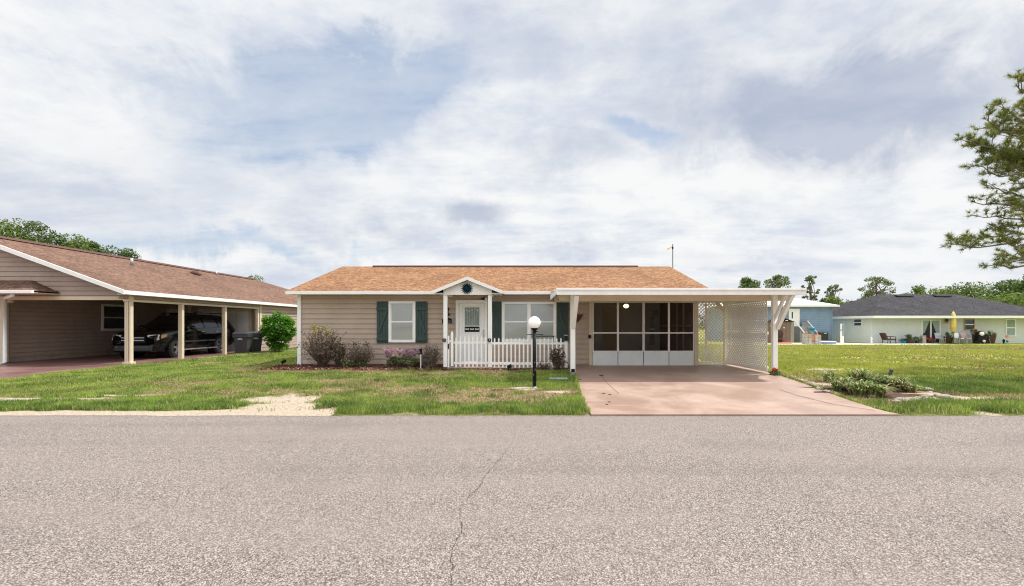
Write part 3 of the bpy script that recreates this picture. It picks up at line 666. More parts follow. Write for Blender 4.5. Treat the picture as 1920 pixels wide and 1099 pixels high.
for xx in (RX0 - .012, RX1):
    m = MB()
    for y0, y1 in ((14.2, YR), (23.0, YR)): m.hexa([(xx, y0, ZE - .12), (xx + .012, y0, ZE - .12), (xx + .012, y1, ZR - .12), (xx, y1, ZR - .12), (xx, y0, ZE - .025), (xx + .012, y0, ZE - .025), (xx + .012, y1, ZR - .025), (xx, y1, ZR - .025)])
    m.build('rake_board', 'white', H)
# windows + shutters
window(H, hx(729.5), hx(779.8), hz(642), hz(565), YF - .024, 1, midz=hz(603.5), label='single double hung window with white blind between two green shutters')
shutter(H, hx(707), hx(729), hz(643), hz(565.5), YF - .024, False); shutter(H, hx(780.3), hx(802), hz(643), hz(565.5), YF - .024, True)
window(H, hx(941), hx(1043), hz(641), hz(566), YF - .024, 2, midz=hz(603.5), label='paired white window beside the front door')
shutter(H, hx(919), hx(940.5), hz(641), hz(565.5), YF - .024, False); shutter(H, hx(1043.6), hx(1066), hz(641), hz(565.5), YF - .024, True)
# front door
m = MB(); x0, x1 = hx(855), hx(914); zt = hz(563); zb = .2
m.box(x0, x0 + .1, YF - .075, YF - .026, zb, zt - .09); m.box(x1 - .1, x1, YF - .075, YF - .026, zb, zt - .09); m.box(x0, x1, YF - .077, YF - .026, zt - .09, zt)
dfr = m.build('door_frame', 'white', H, bevel=.004)
a0, a1 = x0 + .11, x1 - .11; g0, g1 = hx(867), hx(903.5); gz0, gz1 = hz(623.5), hz(575)
m = MB(); m.box(a0, g0, YF - .06, YF - .03, zb + .02, zt - .1); m.box(g1, a1, YF - .06, YF - .03, zb + .02, zt - .1); m.box(g0, g1, YF - .06, YF - .03, gz1, zt - .1); m.box(g0, g1, YF - .06, YF - .03, zb + .02, gz0)
m.box(g0 - .01, g1 + .01, YF - .068, YF - .06, gz0 - .025, gz0)
dr = m.build('door', 'white', H, bevel=.003); dr['label'] = 'white storm door with leaded glass and black butterfly strip'
m = MB(); m.box(g0, g1, YF - .034, YF - .031, gz0, gz1); m.build('inner_panel', 'white', dr)
m = MB(); gx0, gx1, gy0, gy1 = hx(872), hx(899), hz(611), hz(576.5); m.box(gx0, gx1, YF - .043, YF - .035, gy0, gy1); lg = m.build('leaded_glass', 'greylid', dr)
m = MB()
for i in range(7): xx = gx0 + (gx1 - gx0) * i / 6; m.box(xx - .004, xx + .004, YF - .05, YF - .044, gy0, gy1)
m.box(gx0, gx1, YF - .053, YF - .0505, gy0 - .005, gy0 + .01); m.box(gx0, gx1, YF - .053, YF - .0505, gy1 - .01, gy1 + .005)
for i in range(5):
    c = (gx0 + (gx1 - gx0) * (i + .5) / 5, YF - .052, gy1 - .09 - .03 * math.sin(i * 1.6)); m.ball(c, .025, 8, 6, (1, .3, 1.3))
m.build('leading', 'digits', dr)
m = MB(); m.box(gx0 - .005, gx1 + .005, YF - .047, YF - .036, hz(622.5), hz(612.5)); st = m.build('butterfly_strip', 'black', dr)
for i in range(3):
    m = MB(); cx = gx0 + (gx1 - gx0) * (i + .5) / 3; cz = hz(617.5); m.box(cx - .008, cx + .008, YF - .053, YF - .0475, cz - .02, cz + .025)
    for s in (-1, 1):
        m.prism([(cx, cz - .012), (cx + s * .055, cz - .045 + .02), (cx + s * .06, cz + .04), (cx, cz + .012)][::s], lambda a, b, d: (a, d, b), YF - .052, YF - .048)
    m.build('butterfly', 'digits', st)
m = MB(); m.box(hx(906), hx(908.6), YF - .09, YF - .061, hz(632), hz(618)); m.build('handle', 'galv', dr)
m = MB(); m.box(a0 + .08, a1 - .08, YF - .064, YF - .0605, .34, .98); m.build('door_panel', 'kick', dr)
# porch
PY = 13.6; px0, px1 = fx(835.5, PY), fx(918.7, PY); ps = .115
for xx in (px0, px1):
    MB().box(xx - ps / 2, xx + ps / 2, PY - ps / 2, PY + ps / 2, .22, 2.36).build('porch_post', 'white', H, bevel=.006)
MB().box(fx(838, 13.5), fx(1063, 13.5), 13.46, 14.67, .05, .215).build('porch_slab', 'pink', H, bevel=.01)
AX, AZ = fx(876, 13.4), 2.885
ex0, ex1 = fx(812, 13.4), fx(941.5, 13.4); ez = 2.475; sl = (AZ - ez) / (AX - ex0)
m = MB()
for xe in (ex0, ex1):
    m.hexa([(xe, 13.42, ez - .05), (AX, 13.42, AZ - .05), (AX, 15.9, AZ - .05), (xe, 15.9, ez - .05), (xe, 13.42, ez), (AX, 13.42, AZ), (AX, 15.9, AZ), (xe, 15.9, ez)])
m.build('porch_roof', 'shing', H)
m = MB()
for xe in (ex0, ex1):
    xa = xe + (-.015 if xe < AX else .015)
    m.hexa([(xa, 13.37, ez - .085), (AX, 13.37, AZ - .085), (AX, 13.418, AZ - .085), (xa, 13.418, ez - .085), (xa, 13.37, ez + .01), (AX, 13.37, AZ + .012), (AX, 13.418, AZ + .012), (xa, 13.418, ez + .01)])
m.build('rake_board', 'white', H, bevel=.003)
m = MB(); gb = 2.375
m.prism([(px0 - .06, gb), (px1 + .06, gb), (px1 + .06, gb + .165), (AX, AZ - .09), (px0 - .06, gb + .165)], lambda a, b, d: (a, d, b), 13.55, 13.62)
m.box(px0 - .05, px0 + .05, 13.625, 14.66, gb, gb + .12); m.box(px1 - .05, px1 + .05, 13.625, 14.66, gb, gb + .12)
m.box(ex0 + .03, px0 - .065, 13.43, 14.3, gb + .03, gb + .045); m.box(px1 + .065, ex1 - .03, 13.43, 14.3, gb + .03, gb + .045)
m.build('gable_panel', 'white', H, bevel=.004)
MB().box(px0 + .055, px1 - .055, 13.63, 14.66, gb + .09, gb + .11).build('porch_ceiling', 'white', H)
# screened room
g0, g1 = 2.06, 5.55
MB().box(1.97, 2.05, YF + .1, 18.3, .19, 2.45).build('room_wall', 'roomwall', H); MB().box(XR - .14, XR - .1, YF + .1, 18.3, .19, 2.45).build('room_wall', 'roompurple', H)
m = MB(); wx0, wx1, wz0, wz1 = 4.98, 5.20, .66, 1.80
lap(m, const(2.05, wx0), .19, 2.45, 18.3, 'x', -1); lap(m, const(wx1, XR - .14), .19, 2.45, 18.3, 'x', -1); lap(m, const(wx0, wx1), .19, wz0, 18.3, 'x', -1, expo=.157); lap(m, const(wx0, wx1), wz1, 2.45, 18.3, 'x', -1)
m.box(2.05, wx0, 18.31, 18.4, .19, 2.45); m.box(wx1, XR - .1, 18.31, 18.4, .19, 2.45); m.box(wx0, wx1, 18.31, 18.4, .19, wz0); m.box(wx0, wx1, 18.31, 18.4, wz1, 2.45)
m.build('room_back_wall', 'roomside', H)
w = MB().add([(wx0, 18.33, wz0), (wx1, 18.33, wz0), (wx1, 18.33, wz1), (wx0, 18.33, wz1)], [(0, 1, 2, 3)]).build('window', 'glass', H); MB().box(wx0, wx1, 18.325, 18.35, 1.27, 1.33).build('sash', 'white', w)
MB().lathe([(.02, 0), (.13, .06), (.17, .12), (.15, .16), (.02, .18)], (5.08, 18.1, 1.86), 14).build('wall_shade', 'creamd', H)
MB().box(2.05, XR - .14, YF + .1, 18.3, 2.435, 2.455).build('room_ceiling', 'roomwall', H)
MB().box(2.06, XR - .15, YF + .05, 18.29, .186, .19).build('room_floor', 'pale', H)
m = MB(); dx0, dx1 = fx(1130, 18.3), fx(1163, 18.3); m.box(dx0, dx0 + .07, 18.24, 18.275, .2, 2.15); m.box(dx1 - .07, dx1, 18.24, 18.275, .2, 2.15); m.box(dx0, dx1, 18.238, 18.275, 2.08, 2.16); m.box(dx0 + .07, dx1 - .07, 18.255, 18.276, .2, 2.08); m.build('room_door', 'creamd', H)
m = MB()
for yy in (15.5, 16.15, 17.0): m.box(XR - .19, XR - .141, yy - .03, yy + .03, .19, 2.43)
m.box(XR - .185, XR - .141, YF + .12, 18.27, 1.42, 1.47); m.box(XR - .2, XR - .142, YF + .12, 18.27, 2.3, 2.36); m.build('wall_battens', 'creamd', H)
# header, frame, screen bays
m = MB(); m.box(g0, XR, YF - .02, YF + .09, hz(566), ZT - .005); m.box(g0, hx(1111), YF - .03, YF + .02, .16, hz(566)); m.box(hx(1301.5), XR + .03, YF - .03, YF + .02, .16, hz(566))
m.build('garage_frame', 'cream', H, bevel=.003)
bays = [hx(1111), hx(1158.5), hx(1206.5), hx(1254), hx(1301.5)]; zk = hz(659.5); zm = hz(624.3); zb = .175; zt = hz(566)
for i in range(4):
    a, b = bays[i] + .004, bays[i + 1] - .004
    m = MB(); e = .028; yy = YF - .012 if i % 2 else YF - .02
    m.box(a, a + e, yy, yy + .02, zk, zt); m.box(b - e, b, yy, yy + .02, zk, zt); m.box(a + e, b - e, yy - .002, yy + .02, zm - .02, zm + .02); m.box(a + e, b - e, yy, yy + .02, zt - .03, zt); m.box(a + e, b - e, yy, yy + .02, zk, zk + .03)
    fr = m.build('screen_frame', 'white', H)
    MB().box(a + e, b - e, yy + .022, yy + .024, zk, zt - .01).build('screen', 'screen', fr)
    MB().box(a + .006, b - .006, yy + .002, yy + .012, zb + .02, zk - .002).build('kick_panel', 'kick', fr, bevel=.003)
    MB().box(a, a + .006, yy, yy + .014, zb, zk - .002).build('panel_edge', 'alu', fr); MB().box(b - .006, b, yy, yy + .014, zb, zk - .002).build('panel_edge', 'alu', fr)
    MB().box(a, b, yy, yy + .012, zb - .01, zb + .018).build('bottom_rail', 'white', fr)
l = thing('ceiling_lamp', 'small lit round lamp under the ceiling of the screened room', 'lamp', (fx(1174, 16.9), 16.9, 2.42))
lx, ly = fx(1174, 16.9), 16.9
MB().lathe([(.06, 0), (.12, .02), (.12, .05)], (lx, ly, 2.385), 16).build('lamp_base', 'terr', l, smooth=True)
lz = fz(575, 16.9)
MB().ball((lx, ly, lz + .02), .10, 14, 10, (1, 1, .75)).build('lamp_bowl', 'bulb', l, smooth=True)
MB().tube([(lx, ly, lz + .08), (lx, ly, 2.39)], .02).build('stem', 'terr', l)

# ornaments on the house
def sun_orn():
    cx, cy, cz = fx(875.5, 13.53), 13.53, fz(541, 13.53); m = MB(); pts = []
    for i in range(36):
        r = .19 if i % 2 == 0 else .105; t = i * math.pi / 18; pts.append((cx + r * math.cos(t), cz + r * math.sin(t)))
    m.prism(pts, lambda a, b, d: (a, d, b), cy - .008, cy + .008); o = m.build('sun_ornament', 'teal'); tag(o, 'dark teal metal sunburst hung on the white porch gable', 'ornament')
    m = MB(); m.lathe([(.09, 0), (.08, .02), (.02, .03)], (0, 0, 0), 24); m.v = [(cx + v[0], cy - .009 - v[2], cz + v[1]) for v in m.v]; m.build('face_disc', 'teal', o, smooth=True)
sun_orn()
pl = thing('house_number_plaque', 'arched black plaque with small pale numbers on the siding left of the door', 'plaque', (hx(838), YF - .03, hz(601)))
m = MB(); a, b, c0 = hx(829.5), hx(847.5), hz(606); pts = [(a, c0), (b, c0)] + [(b - (b - a) * i / 8, hz(598.5) + .06 * math.sin(math.pi * i / 8)) for i in range(9)]
m.prism(pts, lambda p, q, d: (p, d, q), YF - .045, YF - .026); m.build('plate', 'black', pl)
m = MB()
def seg(m, x, z, w, h, on):
    t = .008; S = {'a': (x, x + w, z + h - t, z + h), 'd': (x, x + w, z, z + t), 'g': (x, x + w, z + h / 2 - t / 2, z + h / 2 + t / 2), 'f': (x, x + t, z + h / 2, z + h), 'e': (x, x + t, z, z + h / 2), 'b': (x + w - t, x + w, z + h / 2, z + h), 'c': (x + w - t, x + w, z, z + h / 2)}
    for k in on: q = S[k]; m.box(q[0], q[1], YF - .0485 - .0005 * ord(k) % .0007, YF - .0455, q[2], q[3])
for i, on in enumerate(('bc', 'bc', 'abcdefg', 'bc')): m = MB(); seg(m, a + .035 + i * .062, c0 + .018, .035, .085, on); m.build('digit', 'digits', pl)
m = MB(); m.prism([(a - .02, c0 - .01)] + [(a - .02 + (b - a + .04) * i / 8, hz(598.5) + .02 + .07 * math.sin(math.pi * i / 8)) for i in range(9)] + [(b + .02, c0 - .01), (b + .005, c0 - .01)] + [(b + .005 - (b - a + .01) * i / 8, hz(598.5) + .005 + .062 * math.sin(math.pi * i / 8)) for i in range(9)] + [(a - .005, c0 - .01)], lambda p, q, d: (p, d, q), YF - .05, YF - .03); m.build('rim', 'galv', pl)
o = MB(); cx = hx(841); zz = hz(586)
o.ball((cx, YF - .05, hz(580)), .045, 10, 8, (.7, .4, 1.3)); o.tube([(cx, YF - .05, hz(583)), (cx + .005, YF - .05, hz(588))], .008); o.ball((cx + .01, YF - .05, hz(590)), .045, 10, 8, (.8, .4, 1.0))
tag(o.build('wall_ornament', 'black', smooth=True), 'small black hanging ornament above the number plaque by the door', 'ornament')
o = thing('porch_light', 'small two bulb security light above the front door', 'lamp', (hx(911), YF - .1, hz(561)))
MB().ball((hx(912), YF - .13, hz(561)), .045, 10, 8).build('lamp_head', 'white', o, smooth=True); MB().ball((hx(906), YF - .1, hz(560)), .04, 10, 8, (1.5, 1, .8)).build('lamp_head', 'black', o, smooth=True); MB().box(hx(905), hx(915), YF - .06, YF - .025, hz(562.3), hz(558.8)).build('mount', 'black', o)
o = thing('lock_box', 'black box fixed on the cream frame left of the screened room', 'box', (hx(1105), YF - .05, hz(631)))
MB().box(hx(1103), hx(1107.5), YF - .10, YF - .03, hz(634.5), hz(628)).build('box_body', 'black', o, bevel=.01); MB().box(hx(1104), hx(1106.5), YF - .1, YF - .091, hz(630.5), hz(629)).build('cap', 'galv', o)
# wall basket
o = thing('wall_basket', 'rusty brown cone wall basket on the siding behind the carport post', 'basket', (hx(1082), YF - .08, hz(598)))
m = MB(); bx, bz = hx(1084), hz(591); N = 12
for i in range(7):
    t = i / 6; r = .15 * (1 - t) ** .7 + .01
    for k in range(N): an = math.pi * k / (N - 1); m.v.append((bx - .05 * t - r * math.cos(an), YF - .03 - r * .9 * math.sin(an), bz - .24 * t))
for i in range(6):
    for k in range(N - 1): q = i * N + k; m.f.append((q, q + 1, q + N + 1, q + N))
m.build('basket', 'terr', o)
m = MB(); m.tube([(bx - .15 * math.cos(math.pi * k / 11), YF - .03 - .135 * math.sin(math.pi * k / 11), bz) for k in range(12)], .012, 6); m.build('rim', 'wicker', o)
# window rods
o = MB(); o.tube([(fx(988, 14.3), 14.3, fz(627.5, 14.3)), (fx(1018, 14.3), 14.3, fz(627.5, 14.3))], .011, 6); o.tube([(fx(998, 14.3), 14.36, fz(631, 14.3)), (fx(1041, 14.3), 14.36, fz(630.5, 14.3))], .013, 6)
for p in (999, 1017): o.tube([(fx(p, 14.3), 14.3, fz(627.5, 14.3)), (fx(p, 14.3), 14.36, fz(631, 14.3))], .008, 5)
for p in (1003, 1038): o.tube([(fx(p, 14.36), 14.36, fz(631, 14.36)), (fx(p, 14.36), 14.36, .2)], .008, 5)
tag(o.build('plant_rack', 'black'), 'thin black metal rack standing before the paired window behind the fence', 'rack')

# ---------------------------------------------------------------- carport
C = thing('carport', 'flat white carport roof on white posts over the pink driveway with beige lattice side', 'carport', (4, 12.3, .15))
CY0 = 11.3; cx0, cx1 = fx(1045, CY0), fx(1512, CY0)
m = MB(); zf0, zf1 = fz(553, CY0), fz(541.5, CY0); yb = 15.4
m.hexa([(cx0, CY0 + .04, zf1 - .03), (cx1, CY0 + .04, zf1 - .03), (cx1, 14.19, zf1 + .13), (cx0, 14.19, zf1 + .13), (cx0, CY0 + .04, zf1), (cx1, CY0 + .04, zf1), (cx1, 14.19, zf1 + .16), (cx0, 14.19, zf1 + .16)])
m.hexa([(5.95, 14.19, zf1 + .13), (cx1, 14.19, zf1 + .13), (cx1, yb, zf1 + .19), (5.95, yb, zf1 + .19), (5.95, 14.19, zf1 + .16), (cx1, 14.19, zf1 + .16), (cx1, yb, zf1 + .22), (5.95, yb, zf1 + .22)])
for i in range(22):
    xx = cx0 + .15 + i * (cx1 - cx0 - .3) / 21; m.box(xx - .015, xx + .015, CY0 + .05, CY0 + .08, zf1 - .06, zf1 - .031)
m.build('carport_roof', 'roofwhite', C)
m = MB(); m.box(cx0 - .02, cx1 + .0, CY0, CY0 + .038, zf0, zf1 + .01); m.box(cx0 - .02, cx0, CY0 + .04, 14.15, zf0 + .02, zf1 + .02); m.box(cx1, cx1 + .02, CY0 + .04, yb, zf0 + .02, zf1 + .02)
m.box(cx0 + .01, cx1 - .01, CY0 - .03, CY0 - .001, zf1 - .045, zf1 + .015)
m.build('fascia', 'roofwhite', C, bevel=.006)
PYc = 12.3; bx0, bx1 = fx(1048.5, PYc), fx(1478, PYc); bzb = fz(564.5, PYc)
MB().box(bx0, bx1, PYc - .09, PYc + .0, bzb, bzb + .20).box(bx0 + .02, bx1 - .02, 14.55, 14.62, 2.2, 2.42).build('beam', 'cream', C, bevel=.004)
m = MB()
for i in range(10):
    xx = bx0 + .1 + i * (bx1 - bx0 - .2) / 9; m.box(xx - .02, xx + .02, PYc + .01, 14.54, bzb + .17, bzb + .24)
m.build('rafters', 'cream', C)
pw = .125; lpx, rpx = fx(1072.8, PYc), fx(1446, PYc); g = .172
for i, xx in enumerate((lpx, rpx)):
    p = MB().box(xx - pw / 2, xx + pw / 2, PYc - .22 + .001, PYc - .22 + pw, g + .06, zf1 - .02).build('post', 'white', C, bevel=.006)
    MB().box(xx - pw / 2 + .012, xx + pw / 2 - .012, PYc - .226, PYc - .219, g + .06, g + .14).build('vent_slot', 'black', p)
    MB().box(xx - pw / 2 + .005, xx + pw / 2 - .005, PYc - .215, PYc - .22 + pw - .005, g - .15, g + .06).build('post_foot', 'galv', p)
def brace(x, y0, z0, y1, z1, w=.085, h=.11, top=True, dx=0):
    m = MB(); m.bar((x, y0, z0), (x + dx, y1, z1), w, h); return m.build('brace', 'white', C, bevel=.012)
yy = PYc - .22
brace(lpx, yy - .0, fz(613, 12.1), CY0 + .12, zf0 + .02, w=.12, h=.13, dx=.02)
brace(rpx + .03, yy + .0, fz(616, 12.1), CY0 + .10, zf0 + .03, w=.09, h=.13, dx=.02)
brace(rpx - .02, yy + pw + .03, fz(613, 12.3), 11.62, zf0 + .04, w=.06, h=.10, dx=.02)
# back posts
b2 = fx(1360, 14.9)
MB().box(b2 - .055, b2 + .055, 14.85, 14.96, .12, 2.43).build('post', 'cream', C, bevel=.005)
MB().bar((b2 - .04, 14.9, fz(584, 14.9)), (b2 - .42, 14.9, fz(561, 14.9)), .07, .09).build('brace', 'cream', C)
def lattice(root, fn, a0, a1, b0, b1, pitch=.112, w=.047):
    """fn(a,b,d)->3D; diagonal strips clipped to rectangle"""
    m = MB(); s = math.sqrt(.5)
    L = (a1 - a0) + (b1 - b0); k = -((b1 - b0)) / pitch / 1.0
    for sgn, d in ((1, 0.0), (-1, .009)):
        c = a0 - (b1 - b0) - .2
        while c < a1 + (b1 - b0) + .2:
            # line a = c + t, b = b0 + t (sgn 1) or b = b1 - t
            t0 = max(0, a0 - c); t1 = min(b1 - b0, a1 - c)
            if t1 - t0 > .02:
                hw = w * .5 * math.sqrt(2)
                q = []
                for t, o in ((t0, -hw), (t0, hw), (t1, hw), (t1, -hw)):
                    aa = min(max(c + t + o, a0), a1); bb = b0 + t if sgn > 0 else b1 - t
                    q.append((aa, bb))
                m.prism(q if sgn > 0 else q[::-1], fn, d, d + .008)
            c += pitch
    return m.build('lattice', 'lattice', root)
pan = thing('lattice_panel', 'beige lattice screen facing the road beside the screened room', 'lattice screen', (6, 14.9, .15), 'beige lattice screens of the carport')
la0, la1 = 5.62, b2 - .06
lattice(pan, lambda a, b, d: (a, 14.9 - d, b), la0, la1, .20, fz(565, 14.9))
MB().box(la0 - .03, la0, 14.87, 14.91, .16, 2.25).box(la0, la1, 14.87, 14.91, .165, .2).box(la0, la1, 14.87, 14.91, fz(565, 14.9), 2.25).box(la0 + .27, la0 + .33, 14.905, 14.94, .2, 2.2).build('frame', 'lattice', pan)
pan = thing('lattice_panel', 'beige lattice screen running back along the right side of the carport', 'lattice screen', (6.55, 13.6, .15), 'beige lattice screens of the carport')
ly0, ly1 = 12.32, 14.84; lxp = 6.52
lattice(pan, lambda a, b, d: (lxp + .03 - d - .02 * (a - ly0) , a, b), ly0, ly1, .22, 2.20, w=.054)
m = MB(); m.box(lxp + .035, lxp + .075, ly0, ly1, 1.22, 1.30); m.box(lxp + .035, lxp + .075, ly0, ly1, .30, .36); m.box(lxp + .035, lxp + .075, ly0, ly1, 2.16, 2.22)
for yy in (13.55, ly0 + .03, ly1 - .35): m.box(lxp + .02, lxp + .034, yy - .03, yy + .03, .2, 2.2)
m.build('frame', 'lattice', pan)

# weather vane / antenna mast
o = thing('weather_vane', 'thin grey mast with small yellow tipped vane beside the right roof end', 'weather vane', (fx(1261, 18.9), 18.9, 3.7))
vx = fx(1261.3, 18.9); MB().tube([(vx, 18.9, 3.6), (vx, 18.9, fz(458, 18.9))], .022, 8).build('mast', 'greyp', o)
MB().tube([(vx - .04, 18.9, fz(463, 18.9)), (vx - .22, 18.9, fz(467, 18.9))], [.02, .03], 6).build('vane', 'yellow', o)
MB().tube([(vx, 18.9, fz(467, 18.9)), (vx, 18.9, fz(463, 18.9))], .034, 8).build('collar', 'black', o)

# ---------------------------------------------------------------- picket fence
fn_ = thing('picket_fence', 'low white picket fence with gate across the front porch', 'fence', (0, 13.5, .2))
FY = 13.56; 
def picket(x, zb, zt, w=.045, y=FY):
    m = MB(); m.prism([(x - w / 2, zb), (x + w / 2, zb), (x + w / 2, zt - .04), (x, zt), (x - w / 2, zt - .04)], lambda a, b, d: (a, d, b), y - .042, y - .022); return m.build('picket', 'white', fn_)
xg0 = fx(842, FY); z_top = fz(630, FY); z_bot = fz(688.5, FY)
xs_g = [863.5, 872, 879.5, 887, 895, 903, 911]
picket(fx(841.5, FY), z_bot - .0, fz(629, FY)); picket(fx(855.5, FY), z_bot, fz(632, FY))
MB().box(fx(846, FY), fx(850.5, FY), FY - .08, FY - .015, fz(686, FY), fz(626, FY)).add([(fx(846, FY), FY - .08, fz(626, FY)), (fx(850.5, FY), FY - .08, fz(626, FY)), (fx(850.5, FY), FY - .015, fz(626, FY)), (fx(846, FY), FY - .015, fz(626, FY)), (fx(848.2, FY), FY - .047, fz(620.5, FY))], [(0, 1, 4), (1, 2, 4), (2, 3, 4), (3, 0, 4)]).build('gate_post', 'white', fn_)
for p in xs_g: picket(fx(p, FY), z_bot + .02, z_top)
MB().box(fx(851, FY), px1 - .06, FY - .02, FY + .015, fz(644.5, FY), fz(640.5, FY)).build('rail', 'white', fn_, bevel=.004)
MB().box(fx(851, FY), px1 - .06, FY - .02, FY + .015, fz(683, FY), fz(678.5, FY)).build('rail', 'white', fn_, bevel=.004)
MB().box(fx(839, FY), fx(846, FY), FY - .018, FY + .013, fz(641.5, FY), fz(637.5, FY)).build('rail', 'white', fn_)
p = 927.5
while p < 1057: picket(fx(p, FY), z_bot - .015, fz(633.5, FY)); p += 7.75
MB().box(px1 + .06, fx(1058, FY), FY - .02, FY + .015, fz(646, FY), fz(642, FY)).build('rail', 'white', fn_, bevel=.004)
MB().box(px1 + .06, fx(1058, FY), FY - .02, FY + .015, fz(684, FY), fz(679.5, FY)).build('rail', 'white', fn_, bevel=.004)
MB().box(fx(1058.5, FY), fx(1063.8, FY), FY - .06, FY + .02, .1, fz(640, FY)).build('fence_post', 'white', fn_, bevel=.005)
MB().box(fx(840.5, FY), fx(842.5, FY), FY - .055, FY - .045, fz(654, FY), fz(644.5, FY)).build('latch', 'black', fn_)
o = thing('solar_light', 'small silver capped solar light on the right end post of the picket fence', 'lamp', (fx(1061, FY), FY - .02, fz(640, FY)))
sx, sy = fx(1061, FY), FY - .02
MB().box(sx - .055, sx + .055, sy - .055, sy + .055, fz(630, FY), fz(628, FY)).build('cap', 'galv', o, bevel=.01); MB().box(sx - .035, sx + .035, sy - .035, sy + .035, fz(639, FY), fz(630.2, FY)).build('lens', 'black', o); MB().box(sx - .05, sx + .05, sy - .05, sy + .05, fz(640.5, FY), fz(639, FY)).build('base', 'galv', o)
for pxx, lab in ((834, 'small black solar lamp clipped on the left porch post'), (918, 'small black solar lamp clipped on the right porch post')):
    o = thing('post_light', lab, 'lamp', (fx(pxx, FY), FY - .04, fz(637.5, FY)), 'solar lamps clipped on the porch posts'); sx = fx(pxx, PY)
    MB().box(sx - .055, sx + .045, PY - .12, PY - .061, fz(640.5, PY), fz(634.5, PY)).build('housing', 'black', o, bevel=.01); MB().ball((sx + .0, PY - .125, fz(637.5, PY)), .02, 8, 6).build('lens', 'galv', o)

# ---------------------------------------------------------------- lamp post
lp_x, lp_y = fx(1002, 10.15), 10.15; lg_ = G(lp_x, lp_y)
o = thing('lamp_post', 'black flaking lamp post with round white globe on the front lawn', 'lamp post', (lp_x, lp_y, lg_))
m = MB(); m.tube([(lp_x, lp_y, lg_ - .05), (lp_x, lp_y, fz(618, lp_y))], .042, 14); m.build('pole', 'black', o, smooth=True)
m = MB()
for _ in range(26):
    a = random.uniform(0, 6.28); z = random.uniform(lg_ + .05, .95); r = .0425; w = random.uniform(.006, .016); h = random.uniform(.008, .03)
    t = Vector((-math.sin(a), math.cos(a), 0)) * w; c = Vector((lp_x + r * math.cos(a), lp_y + r * math.sin(a), z)); m.add([c - t, c + Vector((0, 0, -h * .4)), c + t, c + Vector((0, 0, h))], [(0, 1, 2, 3)])
m.build('flaked_paint', 'galv', o)
m = MB(); m.lathe([(.05, -.03), (.075, 0), (.075, .02), (.055, .03)], (lp_x, lp_y, fz(617, lp_y)), 16); m.build('collar', 'black', o, smooth=True)
MB().tube([(lp_x + .03, lp_y - .02, fz(621, lp_y)), (lp_x + .075, lp_y - .03, fz(622.5, lp_y))], .012, 6).build('screw', 'black', o)
MB().ball((lp_x, lp_y, fz(605, lp_y)), .138, 28, 18).build('globe', 'globe', o, smooth=True)
MB().lathe([(.06, 0), (.058, .05), (.045, .06)], (lp_x, lp_y, lg_ - .02), 12).build('pole_base', 'galv', o)
# water meter lid
x, y = P(1047, 712); m = MB(); m.box(-.24, .24, -.15, .15, 0, .035); o = m.build('meter_lid', 'greylid', bevel=.02); o.location = (x, y, G(x, y) + .01); o.rotation_euler = (0, 0, R(-6)); tag(o, 'flat grey green utility box lid in the grass by the driveway', 'utility lid')

# ---------------------------------------------------------------- foliage helpers
def leafcloud(cents, rads, n, size, aspect=.6, up=.35):
    """quads spread through ellipsoids. returns V,F"""
    cents = np.array(cents, float); rads = np.array(rads, float)
    if rads.ndim == 1: rads = np.stack([rads] * 3, 1)
    k = rng.integers(0, len(cents), n); d = rng.normal(0, 1, (n, 3)); d /= np.linalg.norm(d, axis=1)[:, None]
    r = rng.uniform(.35, 1, n) ** .5
    c = cents[k] + d * rads[k] * r[:, None]
    nrm = d * .6 + rng.normal(0, .6, (n, 3)); nrm[:, 2] += up; nrm /= np.linalg.norm(nrm, axis=1)[:, None]
    t = np.cross(nrm, rng.normal(0, 1, (n, 3))); t /= np.linalg.norm(t, axis=1)[:, None]; b = np.cross(nrm, t)
    s = size * rng.uniform(.6, 1.3, n)[:, None]; t = t * s / 2; b = b * s / 2 * aspect
    V = np.concatenate([c - t, c - b, c + t, c + b]); i = np.arange(n); return V, np.stack([i, i + n, i + 2 * n, i + 3 * n], 1)
def limb(m, a, b, r0, r1, bend=.1, n=5, sides=6):
    a = Vector(a); b = Vector(b); L = (b - a).length; pts = []; rad = []
    o1 = Vector((random.uniform(-1, 1), random.uniform(-1, 1), random.uniform(-.3, .6))) * L * bend
    for i in range(n + 1):
        t = i / n; pts.append(a.lerp(b, t) + o1 * math.sin(math.pi * t)); rad.append(r0 + (r1 - r0) * t)
    m.tube(pts, rad, sides); return pts
def tree(name, label, cat, x, y, z0, h, cr, mat='oak', nclump=14, nleaf=2600, leaf=.34, trunkh=.45, group=None, airy=False, flat=.75, bark='bark'):
    root = thing(name, label, cat, (x, y, z0), group); m = MB(); tr = h * .022 + .05
    top = Vector((x + random.uniform(-.3, .3), y, z0 + h * (.8 if airy else .6))); base = Vector((x, y, z0 - .2)); pts = limb(m, base, top, tr, tr * .35, .02, 6, 8); nclump = int(nclump * 1.6); nleaf = int(nleaf * 1.5)
    leaf *= .85
    cs = []; rs = []
    for i in range(nclump):
        a = random.uniform(0, 6.283); rr = cr * math.sqrt(random.uniform(.02, 1)) * .8; hh = random.uniform(trunkh, .95)
        k = math.sin(math.pi * min(1, (hh - trunkh + .12) / (1.08 - trunkh))) ** .6
        c = Vector((x + rr * k * math.cos(a), y + rr * k * math.sin(a), z0 + h * hh)); r = cr * random.uniform(.18, .30) * (.62 if airy else 1.35)
        c.z = min(c.z, z0 + h - r * .6)
        cs.append(c); rs.append((r * 1.15, r * 1.15, r * flat))
        st = pts[min(len(pts) - 1, int(len(pts) * random.uniform(.5, .95)))]
        if (c - st).length > .2: limb(m, st, c, tr * .3, tr * .07, .1, 4, 5)
    m.build('trunk', bark, root, smooth=True)
    V, Fq = leafcloud(cs, rs, nleaf, leaf); npmesh('crown', V, Fq, mat, root); return root

